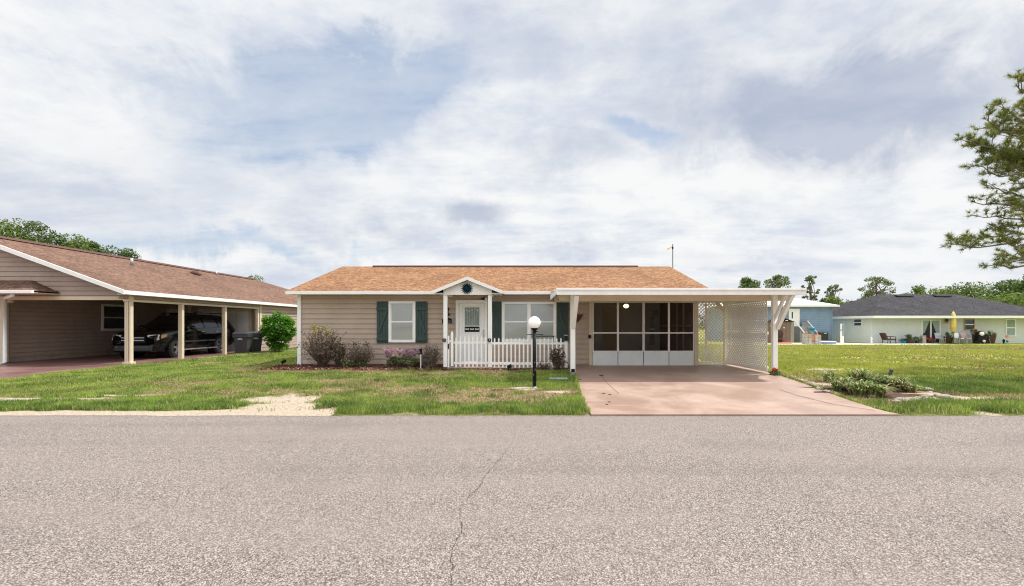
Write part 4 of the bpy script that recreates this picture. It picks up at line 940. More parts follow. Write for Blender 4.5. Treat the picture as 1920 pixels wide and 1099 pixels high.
# ---------------------------------------------------------------- neighbour house (left)
NB = thing('house', 'long taupe neighbouring house at the left edge with brown shingle roof and open side carport', 'house', (-18, 16, .15))
EX, EZ = -13.05, 2.61; RXn, RZn = -18.28, 4.50; LX = -23.5; RY0, RYE, RY1 = 14.8, 31.0, 36.0
def quadslab(m, p, t=.06):
    m.hexa([(a, b, c - t) for a, b, c in p] + list(p))
m = MB(); quadslab(m, [(RXn, RY0, RZn), (EX, RY0, EZ), (EX, RY1, EZ), (RXn, RYE, RZn)]); quadslab(m, [(LX, RY0, EZ), (RXn, RY0, RZn), (RXn, RYE, RZn), (LX, RY1, EZ)])
m.add([(LX, RY1, EZ), (RXn, RYE, RZn), (EX, RY1, EZ)], [(0, 1, 2)])
rf = m.build('roof', 'shing2', NB)
MB().hexa([(RXn - .15, RY0 + .6, RZn - .02), (RXn + .15, RY0 + .6, RZn - .02), (RXn + .15, 30.5, RZn - .02), (RXn - .15, 30.5, RZn - .02), (RXn - .07, RY0 + .6, RZn + .07), (RXn + .07, RY0 + .6, RZn + .07), (RXn + .07, 30.5, RZn + .07), (RXn - .07, 30.5, RZn + .07)]).build('ridge_vent', 'ridge', rf)
def onroof(px, py):  # intersect pixel ray with neighbour roof plane
    k = (RZn - EZ) / (EX - RXn); dx = (px - CX) / F; dz = (HY - py) / F    # z = EZ + k*(EX - X)
    t = (EZ + k * EX - CAMH) / (dz + k * dx); return (dx * t, t, CAMH + dz * t)
for q, r, h in (((247, 497), .06, .30), ((406, 516), .05, .22)):
    x, y, z = onroof(*q); MB().tube([(x, y, z - .05), (x, y, z + h)], r, 10).build('vent_pipe', 'galv', rf, smooth=True)
x, y, z = onroof(365, 514); MB().ball((x, y, z + .03), .2, 12, 8, (1, 1, .75)).box(x - .25, x + .25, y - .25, y + .2, z - .04, z + .03).build('roof_vent', 'ridge', rf, smooth=False)
# rake boards + fascia
m = MB()
for xe in (EX + .02, LX):
    m.hexa([(xe, 14.76, EZ - .14), (RXn, 14.76, RZn - .12), (RXn, 14.798, RZn - .12), (xe, 14.798, EZ - .14), (xe, 14.76, EZ + .0), (RXn, 14.76, RZn + .02), (RXn, 14.798, RZn + .02), (xe, 14.798, EZ + .0)])
m.build('rake_board', 'white', NB)
MB().box(EX, EX + .03, 14.80, RY1, EZ - .13, EZ - .005).build('fascia', 'white', NB)
MB().box(-13.3, EX - .002, 14.82, RY1 - .05, EZ - .14, EZ - .12).build('soffit', 'cream', NB)
kk = (RZn - EZ) / (EX - RXn)
m = MB(); lap(m, lambda z: (LX + .3 + max(0, (z - 2.5) / kk), EX - .12 - max(0, (z - 2.5) / kk)), 2.44, 4.35, 15.3, 'x', -1); m.box(LX + .5, -13.35, 15.31, 15.4, 2.4, 2.52); m.build('gable_wall', 'side2', NB)
m = MB(); lap(m, const(15.9, 22.9), .15, 2.44, -18.05, 'y', 1); m.box(-18.2, -18.06, 15.9, 22.9, .1, 2.44); m.build('wall', 'side2', NB)
m = MB(); lap(m, const(-24, -18.36), .15, 2.44, 15.85, 'x', -1); m.build('wall', 'side2', NB)
MB().box(-18.35, -18.03, 15.80, 15.895, .12, 2.44).build('corner_trim', 'cream', NB)
m = MB(); lap(m, const(-18.05, -13.4), .15, 2.46, 22.9, 'x', -1); m.box(-18.1, -13.4, 22.91, 23.0, .1, 2.46); m.build('wall', 'side2', NB)
m = MB(); lap(m, const(22.8, 35.6), .15, 2.46, -13.3, 'y', 1); m.box(-13.5, -13.31, 22.9, 35.6, .1, 2.46); m.build('wall', 'side2', NB)
MB().box(-13.33, -13.26, 22.74, 22.88, .12, 2.46).build('corner_trim', 'cream', NB)
m = MB(); lap(m, const(14.85, 22.7), 2.34, 2.47, -13.3, 'y', 1, expo=.13); m.box(-13.4, -13.301, 15.41, 22.7, 2.3, 2.47); m.build('header', 'side2', NB)
m = MB(); m.box(-17.6, -13.42, 15.24, 15.298, 2.31, 2.435); m.box(-13.42, -13.25, 15.2, 22.74, 2.26, 2.335); m.box(-17.75, -17.2, 15.22, 15.3, 2.22, 2.305); m.build('beam', 'cream', NB, bevel=.004)
MB().box(-18.04, -13.43, 15.42, 22.88, 2.47, 2.49).build('carport_ceiling', 'side2', NB)
for i, yy in enumerate((15.3, 17.62, 20.15, 22.6)):
    c = -13.33; m = MB(); w = .20 if i == 0 else .15
    m.box(c - w / 2, c - w / 2 + .05, yy - .06, yy + .06, .13, 2.258); m.box(c + w / 2 - .05, c + w / 2, yy - .06, yy + .06, .13, 2.258); m.box(c - .026, c + .026, yy - .075, yy + .075, .13, 2.258)
    p = m.build('carport_post', 'cream', NB, bevel=.004)
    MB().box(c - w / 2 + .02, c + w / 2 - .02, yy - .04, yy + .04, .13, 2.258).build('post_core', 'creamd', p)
    if i == 0:
        MB().box(c - .15, c + .15, yy - .10, yy + .10, .12, .235).build('post_base', 'cream', p, bevel=.006); MB().box(c - .125, c + .09, yy - .09, yy + .09, 2.259, 2.47).build('post_cap', 'cream', p)
# side window in wall X=-18.05 (faces +X)
def window_x(root, X, y0, y1, z0, z1):
    X += .035
    t = .09; m = MB(); m.box(X + .02, X + .06, y0, y1, z1 - t, z1); m.box(X + .02, X + .06, y0, y1, z0, z0 + t); m.box(X + .02, X + .059, y0, y0 + t, z0 + t, z1 - t); m.box(X + .02, X + .059, y1 - t, y1, z0 + t, z1 - t)
    w = m.build('window', 'white', root); zm = (z0 + z1) / 2
    MB().box(X + .03, X + .05, y0 + t, y1 - t, zm - .03, zm + .03).build('sash', 'cream', w); MB().box(X + .024, X + .034, y0 + t, y1 - t, z0 + t, z1 - t).build('pane', 'carglass', w)
window_x(NB, -18.05, 19.3, 20.75, 1.22, 2.36)
# doors in back wall
m = MB(); y = 22.87; a, b = -18.0, -17.15; m.box(a, a + .12, y - .05, y - .0, .15, 2.25); m.box(b - .12, b, y - .05, y, .15, 2.25); m.box(a + .12, b - .12, y - .051, y, 2.08, 2.25); d = m.build('side_door', 'cream', NB); MB().box(a + .12, b - .12, y - .02, y - .002, .15, 2.08).build('door_leaf', 'dark', d)
MB().box(-16.93, -16.76, y - .05, y - .001, .15, 2.42).build('trim_post', 'cream', NB)
a, b = fx(372, 22.87), fx(472, 22.87); m = MB(); m.box(a, a + .13, y - .05, y, .15, 2.28); m.box(b - .13, b, y - .05, y, .15, 2.28); m.box(a + .13, b - .13, y - .051, y, 2.14, 2.28); d = m.build('garage_door', 'cream', NB)
m = MB(); n = 4
for i in range(n):
    q0 = a + .13 + i * (b - a - .26) / n; q1 = a + .13 + (i + 1) * (b - a - .26) / n; m.box(q0 + .008, q1 - .008, y - .03, y - .003, .15, 2.14)
m.build('door_leaf', 'white', d)
# porch bump with gutter and downspout
m = MB(); cxp, czp = fx(60, 14.4), fz(545, 14.4)
m.add([(cxp, 14.4, czp), (-24, 14.4, czp), (-24, 15.29, czp + .42), (cxp - .95, 15.29, czp + .42), (cxp, 15.29, czp)], [(0, 1, 2, 3), (0, 3, 4)])
m.build('porch_roof', 'shing2', NB)
m = MB(); m.box(-24, cxp + .05, 14.34, 14.42, czp - .09, czp + .01); m.build('gutter', 'white', NB, bevel=.01)
MB().box(-24, cxp - .02, 14.43, 15.28, czp - .07, czp - .05).build('porch_soffit', 'cream', NB)
dx_ = fx(9.5, 15.3)
m = MB(); m.tube([(fx(23, 14.5), 14.5, czp - .08), (fx(23, 14.5), 14.52, czp - .14), (fx(11, 14.9), 14.9, fz(558, 14.9)), (fx(9, 15.1), 15.1, fz(563, 15.1)), (fx(9, 15.1), 15.1, .24), (fx(2, 15.0), 14.95, .17)], .055, 8); m.build('downspout', 'white', NB, smooth=True)
MB().box(-24, fx(4, 15.3), 15.32, 15.40, .12, 2.44).build('porch_wall', 'cream', NB)

# ---------------------------------------------------------------- SUV
def suv():
    # car lengthwise along Y, front towards -Y
    yf = 17.3; cxr = -14.9; g0 = .17; root = thing('parked_car', 'black sport utility vehicle with chrome grille bars parked under the neighbouring carport', 'car', (cxr, yf + 2.35, g0))
    hw = .96
    # stations: y, zlow, zbelt, ztop, halfwidth, roofhw
    S = [(0.0, .45, .78, .80, .80, .70), (.08, .30, .92, .96, .90, .80), (.35, .26, 1.02, 1.06, .95, .84), (.9, .24, 1.06, 1.13, .96, .84), (1.25, .24, 1.09, 1.17, .96, .82),
         (1.65, .24, 1.12, 1.42, .96, .74), (2.1, .24, 1.13, 1.70, .96, .70), (2.6, .24, 1.14, 1.76, .96, .70), (3.4, .24, 1.16, 1.77, .96, .70), (4.2, .26, 1.17, 1.74, .95, .69), (4.5, .3, 1.17, 1.60, .94, .67), (4.72, .36, 1.12, 1.20, .90, .74), (4.78, .45, 1.0, 1.04, .84, .7)]
    m = MB(); K = None
    for (y, zl, zb, zt, w, rw) in S:
        half = [(0, zl), (w * .8, zl), (w * .97, zl + .10), (w, (zl + zb) / 2), (w * .985, zb - .05), (w * .955, zb + .01), (rw + (w * .955 - rw) * .1, zt - .05 if zt - zb > .12 else zt - .02), (rw * .85, zt), (0, zt + .01)]
        ring = half + [(-a, b) for a, b in half[-2:0:-1]]; K = len(ring)
        for a, b in ring: m.v.append((cxr + a, yf + y, g0 + b))
    for i in range(len(S) - 1):
        for k in range(K): a = i * K + k; b = i * K + (k + 1) % K; m.f.append((a, b, b + K, a + K))
    m.f.append(tuple(range(K))); m.f.append(tuple((len(S) - 1) * K + k for k in range(K))[::-1])
    m.build('body', 'carpaint', root, smooth=True, sub=1)
    # glass
    for s in (1, -1):
        def gp(y, t):   # point on the greenhouse side
            st = [q for q in S]; ys = [q[0] for q in st]
            zb = np.interp(y, ys, [q[2] for q in st]); zt = np.interp(y, ys, [q[3] for q in st]); w = np.interp(y, ys, [q[4] for q in st]); rw = np.interp(y, ys, [q[5] for q in st])
            x = (w * .955) * (1 - t) + (rw + .025) * t + .006; return (cxr + s * x, yf + y, g0 + zb + .03 + (zt - .10 - zb) * t)
        for (y0b, y0t, y1b, y1t) in ((1.45, 2.0, 2.48, 2.48), (2.56, 2.56, 3.38, 3.30), (3.48, 3.42, 4.42, 4.18)):
            g = MB(); n = 5
            for i in range(n + 1):
                u = i / n; g.v.append(gp(y0b + (y1b - y0b) * u, .0)); g.v.append(gp(y0t + (y1t - y0t) * u, .93))
            for i in range(n): g.f.append((2 * i, 2 * i + 2, 2 * i + 3, 2 * i + 1))
            g.build('side_window', 'carglass', root)
        ch = MB(); ch.tube([(cxr + s * .965, yf + .95, g0 + .30), (cxr + s * .975, yf + 3.3, g0 + .30)], .028, 6); ch.build('side_step', 'chrome', root)
        tr = MB(); tr.box(cxr + s * .955 - .012, cxr + s * .955 + .022, yf + 1.1, yf + 3.35, g0 + .60, g0 + .66); tr.build('side_moulding', 'cargrey', root)
        mi = MB(); mi.ball((cxr + s * 1.07, yf + 1.62, g0 + 1.19), .12, 12, 8, (1, .6, .75)); mi.build('mirror', 'carpaint', root, smooth=True)
        for yh in (2.38, 3.25): h = MB(); h.box(cxr + s * .965 - .01, cxr + s * .965 + .025, yf + yh - .1, yf + yh + .08, g0 + 1.0, g0 + 1.03); h.build('door_handle', 'chrome', root)
        for wy in (.92, 3.5):
            wx = cxr + s * .86; t = MB(); prof = [(.0, .34), (.0, .355), (.03, .37), (.10, .37)]
            def disc(mm, r0, r1, xa, xb, n=28):
                o = len(mm.v)
                for r, xx in ((r0, xa), (r1, xb)):
                    for k in range(n): an = 2 * math.pi * k / n; mm.v.append((xx, yf + wy + r * math.cos(an), g0 + .37 + r * math.sin(an)))
                for k in range(n): mm.f.append((o + k, o + (k + 1) % n, o + n + (k + 1) % n, o + n + k))
            ar = MB(); disc(ar, .455, .455, wx - s * .2, wx + s * .117, 28); disc(ar, .455, .36, wx + s * .117, wx + s * .117)
            ar.build('wheel_arch', 'black', root)
            disc(t, .37, .37, wx - s * .1, wx + s * .10); disc(t, .37, .35, wx + s * .10, wx + s * .13); disc(t, .35, .235, wx + s * .13, wx + s * .125)
            wh = t.build('wheel', 'rubber', root, smooth=False)
            r = MB(); disc(r, .235, .215, wx + s * .127, wx + s * .10); disc(r, .06, .001, wx + s * .135, wx + s * .14, 12)
            for k in range(5):
                an = 2 * math.pi * k / 5 + .3; c = Vector((wx + s * .125, yf + wy, g0 + .37)); d = Vector((0, math.cos(an), math.sin(an))); r.bar(c + d * .03, c + d * .23, .075, .03, up=(1, 0, 0))
            r.build('rim', 'chrome', wh)
            b = MB(); disc(b, .22, .001, wx + s * .06, wx + s * .06); b.build('brake_disc', 'cargrey', wh)
        # headlights wrapping round the corner
        hl = MB(); hl.hexa([(cxr + s * .52, yf + .0, g0 + .72), (cxr + s * .88, yf + .05, g0 + .72), (cxr + s * .90, yf + .25, g0 + .74), (cxr + s * .5, yf + .25, g0 + .72), (cxr + s * .50, yf + .03, g0 + .92), (cxr + s * .87, yf + .12, g0 + .93), (cxr + s * .89, yf + .3, g0 + .93), (cxr + s * .5, yf + .3, g0 + .93)])
        h_ = hl.build('headlight', 'lens', root, bevel=.01)
        am = MB(); am.hexa([(cxr + s * .90, yf + .16, g0 + .77), (cxr + s * .945, yf + .22, g0 + .78), (cxr + s * .96, yf + .42, g0 + .86), (cxr + s * .90, yf + .4, g0 + .84), (cxr + s * .89, yf + .2, g0 + .91), (cxr + s * .93, yf + .26, g0 + .92), (cxr + s * .95, yf + .44, g0 + .95), (cxr + s * .9, yf + .42, g0 + .95)]); am.build('turn_signal', 'amber', h_, bevel=.015)
        fl = MB(); fl.ball((cxr + s * .66, yf + .02, g0 + .42), .07, 10, 8, (1, .4, 1)); fl.build('fog_light', 'lens', root, smooth=True)
    ws = MB(); ws.add([(cxr - .80, yf + 1.32, g0 + 1.21), (cxr + .80, yf + 1.32, g0 + 1.21), (cxr + .66, yf + 2.05, g0 + 1.70), (cxr - .66, yf + 2.05, g0 + 1.70)], [(0, 1, 2, 3)]); ws.build('windscreen', 'carglass', root)
    gr = MB(); gr.box(cxr - .46, cxr + .46, yf - .03, yf + .05, g0 + .60, g0 + .88); gr.build('grille', 'black', root, bevel=.03)
    b = MB(); b.box(cxr - .43, cxr + .43, yf - .05, yf - .032, g0 + .80, g0 + .825); b.box(cxr - .43, cxr + .43, yf - .05, yf - .032, g0 + .70, g0 + .725); b.build('grille_bars', 'chrome', root)
    b = MB(); b.bar((cxr - .07, yf - .055, g0 + .68), (cxr - .05, yf - .055, g0 + .85), .02); b.bar((cxr + .07, yf - .055, g0 + .68), (cxr + .05, yf - .055, g0 + .85), .02); b.bar((cxr - .06, yf - .055, g0 + .765), (cxr + .06, yf - .055, g0 + .765), .02); b.build('badge', 'chrome', root)
    bp = MB(); bp.hexa([(cxr - .70, yf - .08, g0 + .27), (cxr + .70, yf - .08, g0 + .27), (cxr + .95, yf + .32, g0 + .25), (cxr - .95, yf + .32, g0 + .25), (cxr - .72, yf - .05, g0 + .56), (cxr + .72, yf - .05, g0 + .56), (cxr + .96, yf + .34, g0 + .60), (cxr - .96, yf + .34, g0 + .60)]); bp.build('bumper', 'carpaint', root, bevel=.05)
    bp = MB(); bp.box(cxr - .66, cxr + .66, yf - .105, yf - .07, g0 + .33, g0 + .42); bp.build('bumper_trim', 'cargrey', root, bevel=.015)
    rr = MB()
    for s in (1, -1): rr.tube([(cxr + s * .62, yf + 2.1, g0 + 1.76), (cxr + s * .62, yf + 2.4, g0 + 1.82), (cxr + s * .62, yf + 4.0, g0 + 1.82), (cxr + s * .62, yf + 4.2, g0 + 1.75)], .02, 6)
    rr.build('roof_rails', 'black', root)
suv()

# ---------------------------------------------------------------- trash bins
def binn(x, y, rz, lab):
    o = thing('wheelie_bin', lab, 'bin', (x, y, .17), 'trash bins at the end of the carport'); z0 = .17
    m = MB()
    m.hexa([(x - .24, y - .27, z0 + .02), (x + .24, y - .27, z0 + .02), (x + .22, y + .20, z0 + .02), (x - .22, y + .20, z0 + .02), (x - .31, y - .33, z0 + .88), (x + .31, y - .33, z0 + .88), (x + .31, y + .34, z0 + .88), (x - .31, y + .34, z0 + .88)]); m.build('bin_body', 'bin', o, bevel=.03)
    MB().box(x - .34, x + .34, y - .36, y + .36, z0 + .72, z0 + .885).build('rim_band', 'bin', o, bevel=.02)
    m = MB(); m.hexa([(x - .35, y - .38, z0 + .89), (x + .35, y - .38, z0 + .89), (x + .35, y + .36, z0 + .89), (x - .35, y + .36, z0 + .89), (x - .30, y - .30, z0 + .97), (x + .30, y - .30, z0 + .97), (x + .30, y + .30, z0 + .98), (x - .30, y + .30, z0 + .98)]); m.build('lid', 'bin', o, bevel=.02)
    m = MB(); m.tube([(x - .25, y + .42, z0 + .9), (x + .25, y + .42, z0 + .9)], .018, 8); m.tube([(x - .25, y + .36, z0 + .86), (x - .25, y + .42, z0 + .9)], .015, 6); m.tube([(x + .25, y + .36, z0 + .86), (x + .25, y + .42, z0 + .9)], .015, 6); m.build('handle', 'black', o)
    for s in (-1, 1):
        m = MB(); m.tube([(x + s * .24, y + .27, z0 + .13), (x + s * .31, y + .27, z0 + .13)], .13, 16); m.build('wheel', 'rubber', o)
    m = MB(); m.prism([(x - .12, z0 + .62), (x + .12, z0 + .62), (x + .09, z0 + .68), (x, z0 + .71), (x - .09, z0 + .68)], lambda a, b, d: (a, d, b), y - .372, y - .362); m.build('emblem', 'galv', o)
    for q in [o]: q.rotation_euler = (0, 0, R(rz))
binn(fx(457, 20.9), 20.9, 8, 'charcoal wheeled bin nearest the carport post with pale arched emblem'); binn(fx(484, 22.2), 21.9, 38, 'charcoal wheeled bin turned aside, behind the other near the round bush')

# ---------------------------------------------------------------- round bush
x, y = fx(529, 22.0), 21.6
o = thing('round_bush', 'bright green clipped round bush beside the neighbouring house wall', 'bush', (x, y, .15))
m = MB()
for i in range(9): a = random.uniform(0, 6.28); limb(m, (x + random.uniform(-.12, .12), y, .1), (x + .5 * math.cos(a), y + .5 * math.sin(a), random.uniform(.8, 1.4)), .03, .012, .1)
m.build('stems', 'bark', o)
cs = []; rs = []
for i in range(150):
    d = Vector((random.gauss(0, 1), random.gauss(0, 1), random.gauss(0, 1))).normalized(); rr = random.uniform(.4, .74)
    c = Vector((x, y, 1.28)) + Vector((d.x * rr * .92, d.y * rr * .92, d.z * rr))
    if c.z < .8: c.z -= .12 + .2 * random.random(); c.x = x + (c.x - x) * .85
    cs.append(c); rs.append(random.uniform(.13, .24))
V, Fq = leafcloud(cs, rs, 16000, .085, .6, up=.6); npmesh('foliage', V, Fq, 'bush', o)
# thing behind bush: dim fence box
m = MB()
for i in range(5): m.box(-12.1 + i * .17, -11.97 + i * .17, 27.3, 27.36, .15, 1.0)
m.box(-12.1, -11.3, 27.37, 27.42, .8, .88)
tag(m.build('back_gate', 'brownd'), 'low dim wooden gate between the houses behind the round bush', 'gate')
# neighbour edge strip
m = MB()
struct(m.add([(-13.0, 17.5, .158), (-12.7, 17.5, .158), (-11.2, 24, .158), (-13.0, 24, .158)], [(0, 1, 2, 3)]).build('path', 'mulchbase'))
m = MB(); m.bar((-12.72, 17.6, .17), (-11.25, 24, .17), .10, .05); struct(m.build('path_edge', 'stone'))

# ---------------------------------------------------------------- mulch bed and plants
def mulch():
    xs = np.linspace(-7.85, 1.25, 90); m = MB()
    for x_ in xs:
        yf_ = 13.28 + .10 * math.sin(x_ * 3.1) + .05 * math.sin(x_ * 7)
        if -2.4 < x_ < 1.2: yf_ = max(yf_, 13.2)
        for k in range(5):
            yy_ = yf_ + (14.69 - yf_) * k / 4; m.v.append((x_, yy_, .155 + .028 * math.sin(math.pi * min(1, (k + .0) / 4)) + .01 * random.random()))
    for i in range(len(xs) - 1):
        for k in range(4): a = i * 5 + k; m.f.append((a, a + 5, a + 6, a + 1))
    o = m.build('mulch_bed', 'mulchbase'); struct(o)
    n = 9000; x_ = rng.uniform(-7.9, 1.3, n); yy = rng.uniform(13.15, 14.66, n); ok = (yy > 13.2 + .10 * np.sin(x_ * 3.1) + .08 * rng.uniform(-1, 1, n)); ok &= ~((x_ > -2.35) & (x_ < 1.25) & (yy > 13.45))
    x_ = x_[ok]; yy = yy[ok]; n = len(x_); c = np.stack([x_, yy, .178 + .02 * rng.uniform(0, 1, n)], 1)
    d = rng.normal(0, 1, (n, 3)); d[:, 2] *= .45; d /= np.linalg.norm(d, axis=1)[:, None]; e = np.cross(d, rng.normal(0, 1, (n, 3))); e /= np.linalg.norm(e, axis=1)[:, None]
    L = rng.uniform(.02, .05, n)[:, None]; Wd = rng.uniform(.006, .014, n)[:, None]
    V = np.concatenate([c - d * L - e * Wd, c + d * L - e * Wd, c + d * L + e * Wd, c - d * L + e * Wd]); i = np.arange(n)
    o = npmesh('mulch', V, np.stack([i, i + n, i + 2 * n, i + 3 * n], 1), 'mulch'); o['kind'] = 'stuff'; o['label'] = 'dark red wood mulch chips along the house wall'; o['category'] = 'mulch'
mulch()
m = MB(); m.box(fx(618, 14.5), fx(785, 14.5), 14.5, 14.54, .15, .205); tag(m.build('bed_edging', 'stone'), 'low white edging strip behind the bare shrubs', 'edging')
def shrub(px, pyt, w, base_py, label, leafm='deadleaf', nst=60, nleaf=900, name='bare_shrub', lsize=.05, y=13.95, tipm=None, stem='twig', low=None, green=None, spread=1.0):
    x = fx(px, y); z0 = .17; zt = fz(pyt, y); h = zt - z0; rw = w / 2 * y / F
    o = thing(name, label, 'shrub', (x, y, z0)); m = MB(); tips = []
    for i in range(nst):
        a = random.uniform(0, 6.28); r = rw * math.sqrt(random.random()); t = Vector((x + r * math.cos(a), y + min(r, .55) * math.sin(a) * .8, z0 + h * random.uniform(.45, 1.0) * (1 - .35 * (r / rw) ** 2)))
        pts = limb(m, (x + random.uniform(-.08, .08) * spread, y + random.uniform(-.08, .08), z0 - .03), t, .008, .003, .12, 5, 4); tips.append(t)
        for k in range(5):
            s = pts[random.randint(2, 5)]; e = s + Vector((random.uniform(-1, 1), random.uniform(-1, 1), random.uniform(0, 1))) * rw * .35; limb(m, s, e, .005, .002, .1, 2, 3); tips.append(e)
    m.build('branches', stem, o)
    V, Fq = leafcloud(tips, [.045] * len(tips), nleaf, lsize, .6); npmesh('leaves', V, Fq, leafm, o)
    if green:
        cs = [(x + random.uniform(-.5, .5) * rw, y - random.uniform(.0, .2), z0 + h * random.uniform(*green[0])) for _ in range(14)]; V, Fq = leafcloud(cs, [.09] * 14, green[1], lsize * 1.1, .6); npmesh('green_leaves', V, Fq, green[2], o)
    return o
shrub(604, 610, 72, 684, 'largest bare brown shrub at the left corner of the taupe house', nst=110, nleaf=1500, green=((.75, .98), 260, 'yleaf'))
shrub(634, 634, 34, 684, 'narrow dark dried shrub close beside the largest bare shrub', nst=55, nleaf=900, lsize=.06)
shrub(678, 638, 56, 684, 'low spiky bare shrub with a few green leaves left of the single window', nst=70, nleaf=700, green=((.05, .3), 350, 'gleaf'))
shrub(655, 662, 34, 684, 'small low tangle of bare twigs between the left shrubs', nst=40, nleaf=400, y=13.8, green=((.0, .5), 160, 'gleaf'))
shrub(806, 644, 48, 690, 'brown twiggy shrub left of the porch post', nst=120, nleaf=350, y=13.75, stem='bark', green=((.0, .15), 60, 'yleaf'))
shrub(1046, 652, 34, 694, 'dark dried shrub in front of the fence by the carport post', nst=34, nleaf=900, lsize=.07, y=13.2)
shrub(1020, 678, 26, 694, 'sparse twigs low against the picket fence left of the dark dried shrub', nst=18, nleaf=160, y=13.25)
# flowering pink shrub
x, y = fx(755, 13.95), 13.95
o = thing('flowering_shrub', 'low spreading shrub covered in pink flowers below the single window', 'shrub', (x, y, .17)); m = MB()
for i in range(40): limb(m, (x + random.uniform(-.3, .3), y, .15), (x + random.uniform(-.52, .52), y + random.uniform(-.25, .25), random.uniform(.4, .72)), .007, .003, .1, 3, 4)
m.build('branches', 'twig', o)
cs = [(x + random.uniform(-.5, .52), y + random.uniform(-.25, .25), random.uniform(.22, .56)) for _ in range(60)]; V, Fq = leafcloud(cs, [.08] * 60, 2300, .045, .6); npmesh('leaves', V, Fq, 'gleaf', o)
cs = [(x + random.uniform(-.55, .5), y + random.uniform(-.3, .2), random.uniform(.56, .76)) for _ in range(70)]; V, Fq = leafcloud(cs, [.05] * 70, 2000, .038, .9); npmesh('flowers', V, Fq, 'petal', o)
# stake light, black edge pegs, downspout splash, small stones
o = thing('garden_stake', 'thin white stake with black top in front of the mulch left of the porch', 'stake', (fx(789, 13.5), 13.5, .17)); x = fx(789, 13.5)
MB().tube([(x, 13.5, .16), (x, 13.5, fz(664, 13.5))], .014, 6).build('rod', 'white', o); MB().tube([(x, 13.5, fz(664, 13.5)), (x, 13.5, fz(654, 13.5))], [.03, .045], 8).build('top', 'black', o)
for pxx, pyy, lab in ((530, 683, 'small black landscape spotlight at the left end of the mulch bed'), (953, 693, 'small black spotlight in mulch before the picket fence')):
    x, y = P(pxx, pyy + 3); o = thing('garden_spotlight', lab, 'spotlight', (x, y, G(x, y)))
    MB().tube([(x, y, .1), (x, y, .3)], .02, 6).build('spike', 'black', o); MB().tube([(x - .02, y, .27), (x + .09, y - .03, .31)], [.045, .055], 10).build('lamp_head', 'black', o)
x, y = 1.42, 11.98
for i in range(12):
    a = random.uniform(-7.6, 1.0); m = MB(); q = random.uniform(13.2, 13.5) if random.random() < .7 else 14.0
    m.ball((a, q, .19), random.uniform(.025, .05), 8, 6, (1.2, 1, .6)); tag(m.build('pebble', 'stone'), 'small pale stone lying on the red mulch', 'stone', 'pale stones on the mulch')

# ---------------------------------------------------------------- bed right of driveway
def strapplant(x, y, r, h, n, label, name='strap_leaf_plant'):
    z0 = G(x, y); a = rng.uniform(0, 2 * np.pi, n); h *= 1.2; L = h * rng.uniform(.6, 1.2, n); out = r * rng.uniform(.3, 1.1, n); K = 5; V = []; F_ = []
    w = rng.uniform(.010, .018, n); o = 0; r *= 1.25; out *= 1.3; n = int(n * .75)
    for i in range(n):
        dx, dy = math.cos(a[i]), math.sin(a[i]); bx_ = x + random.uniform(-.3, .3) * r; by_ = y + random.uniform(-.3, .3) * r
        for k in range(K + 1):
            t = k / K; u = out[i] * t ** 1.3; z = z0 + L[i] * (1.5 * t - .95 * t ** 2.4); ww = w[i] * (1 - t ** 3)
            cx_ = bx_ + dx * u; cy_ = by_ + dy * u; V += [(cx_ - dy * ww, cy_ + dx * ww, z), (cx_ + dy * ww, cy_ - dx * ww, z)]
        for k in range(K): q = o + 2 * k; F_.append((q, q + 1, q + 3, q + 2))
        o += 2 * (K + 1)
    ob = npmesh(name, np.array(V), np.array(F_), 'daylily'); tag(ob, label, 'plant', 'strap leaf plants beside the driveway'); return ob
SP = [(1555, 716, .22, .30, 90, 'leftmost small dark clump of strap leaves beside the driveway'), (1577, 734, .30, .34, 160, 'strap leaf clump second from the left at the driveway edge'), (1612, 722, .36, .42, 200, 'tall middle strap leaf clump behind the front ones'),
      (1612, 742, .34, .34, 230, 'large front strap leaf clump with yellowed blades'), (1640, 744, .32, .30, 200, 'strap leaf clump right of the large front one'), (1680, 734, .32, .36, 200, 'strap leaf clump just right of the slanted pipe'), (1706, 738, .20, .22, 90, 'rightmost small strap leaf clump by the mulch ring'), (1655, 728, .3, .34, 150, 'strap leaf clump behind the base of the slanted pipe')]
for px, py, r, h, n, lab in SP: x, y = P(px, py); strapplant(x, y, r, h, n, lab)
m = MB(); xc, yc, rx, ry = BED; pts = [(max(drive_right(yc) + .25, xc + rx * .95 * math.cos(t)) * random.uniform(.9, 1.05), yc + ry * .9 * math.sin(t) * random.uniform(.85, 1.05)) for t in [i * 2 * math.pi / 30 for i in range(30)]]
m.add([(a, b, G(a, b) + .022) for a, b in pts] + [(xc, yc, G(xc, yc) + .05)], [(i, (i + 1) % 30, 30) for i in range(30)]); struct(m.build('planting_bed', 'mulchbase'))
x0, y0 = P(1722, 740); m = MB(); m.add([(x0 + .42 * math.cos(t), y0 + .22 * math.sin(t), G(x0, y0) + .035) for t in [i * 2 * math.pi / 18 for i in range(18)]], [tuple(range(18))]); struct(m.build('mulch_ring', 'mulch'))
STN = [(1527, 726), (1535, 731), (1550, 737), (1636, 745), (1700, 751), (1712, 752), (1722, 750), (1733, 748), (1741, 744), (1744, 739), (1738, 733), (1728, 730), (1760, 744), (1520, 722), (1692, 753), (1680, 755), (1565, 740), (1750, 752), (1772, 747), (1628, 741)]
for i, (px, py) in enumerate(STN):
    x, y = P(px, py); r = random.uniform(.05, .10); m = MB(); m.ball((0, 0, 0), r, 9, 6, (1.5, 1, .55)); m.v = [(a + random.uniform(-.012, .012), b + random.uniform(-.012, .012), c) for a, b, c in m.v]
    ob = m.build('edging_stone', 'stone', smooth=False); ob.location = (x, y, G(x, y) + .03); ob.rotation_euler = (0, 0, random.uniform(0, 3)); tag(ob, 'rounded pale stone edging the planting bed right of the driveway', 'stone', 'pale edging stones around the planting bed')
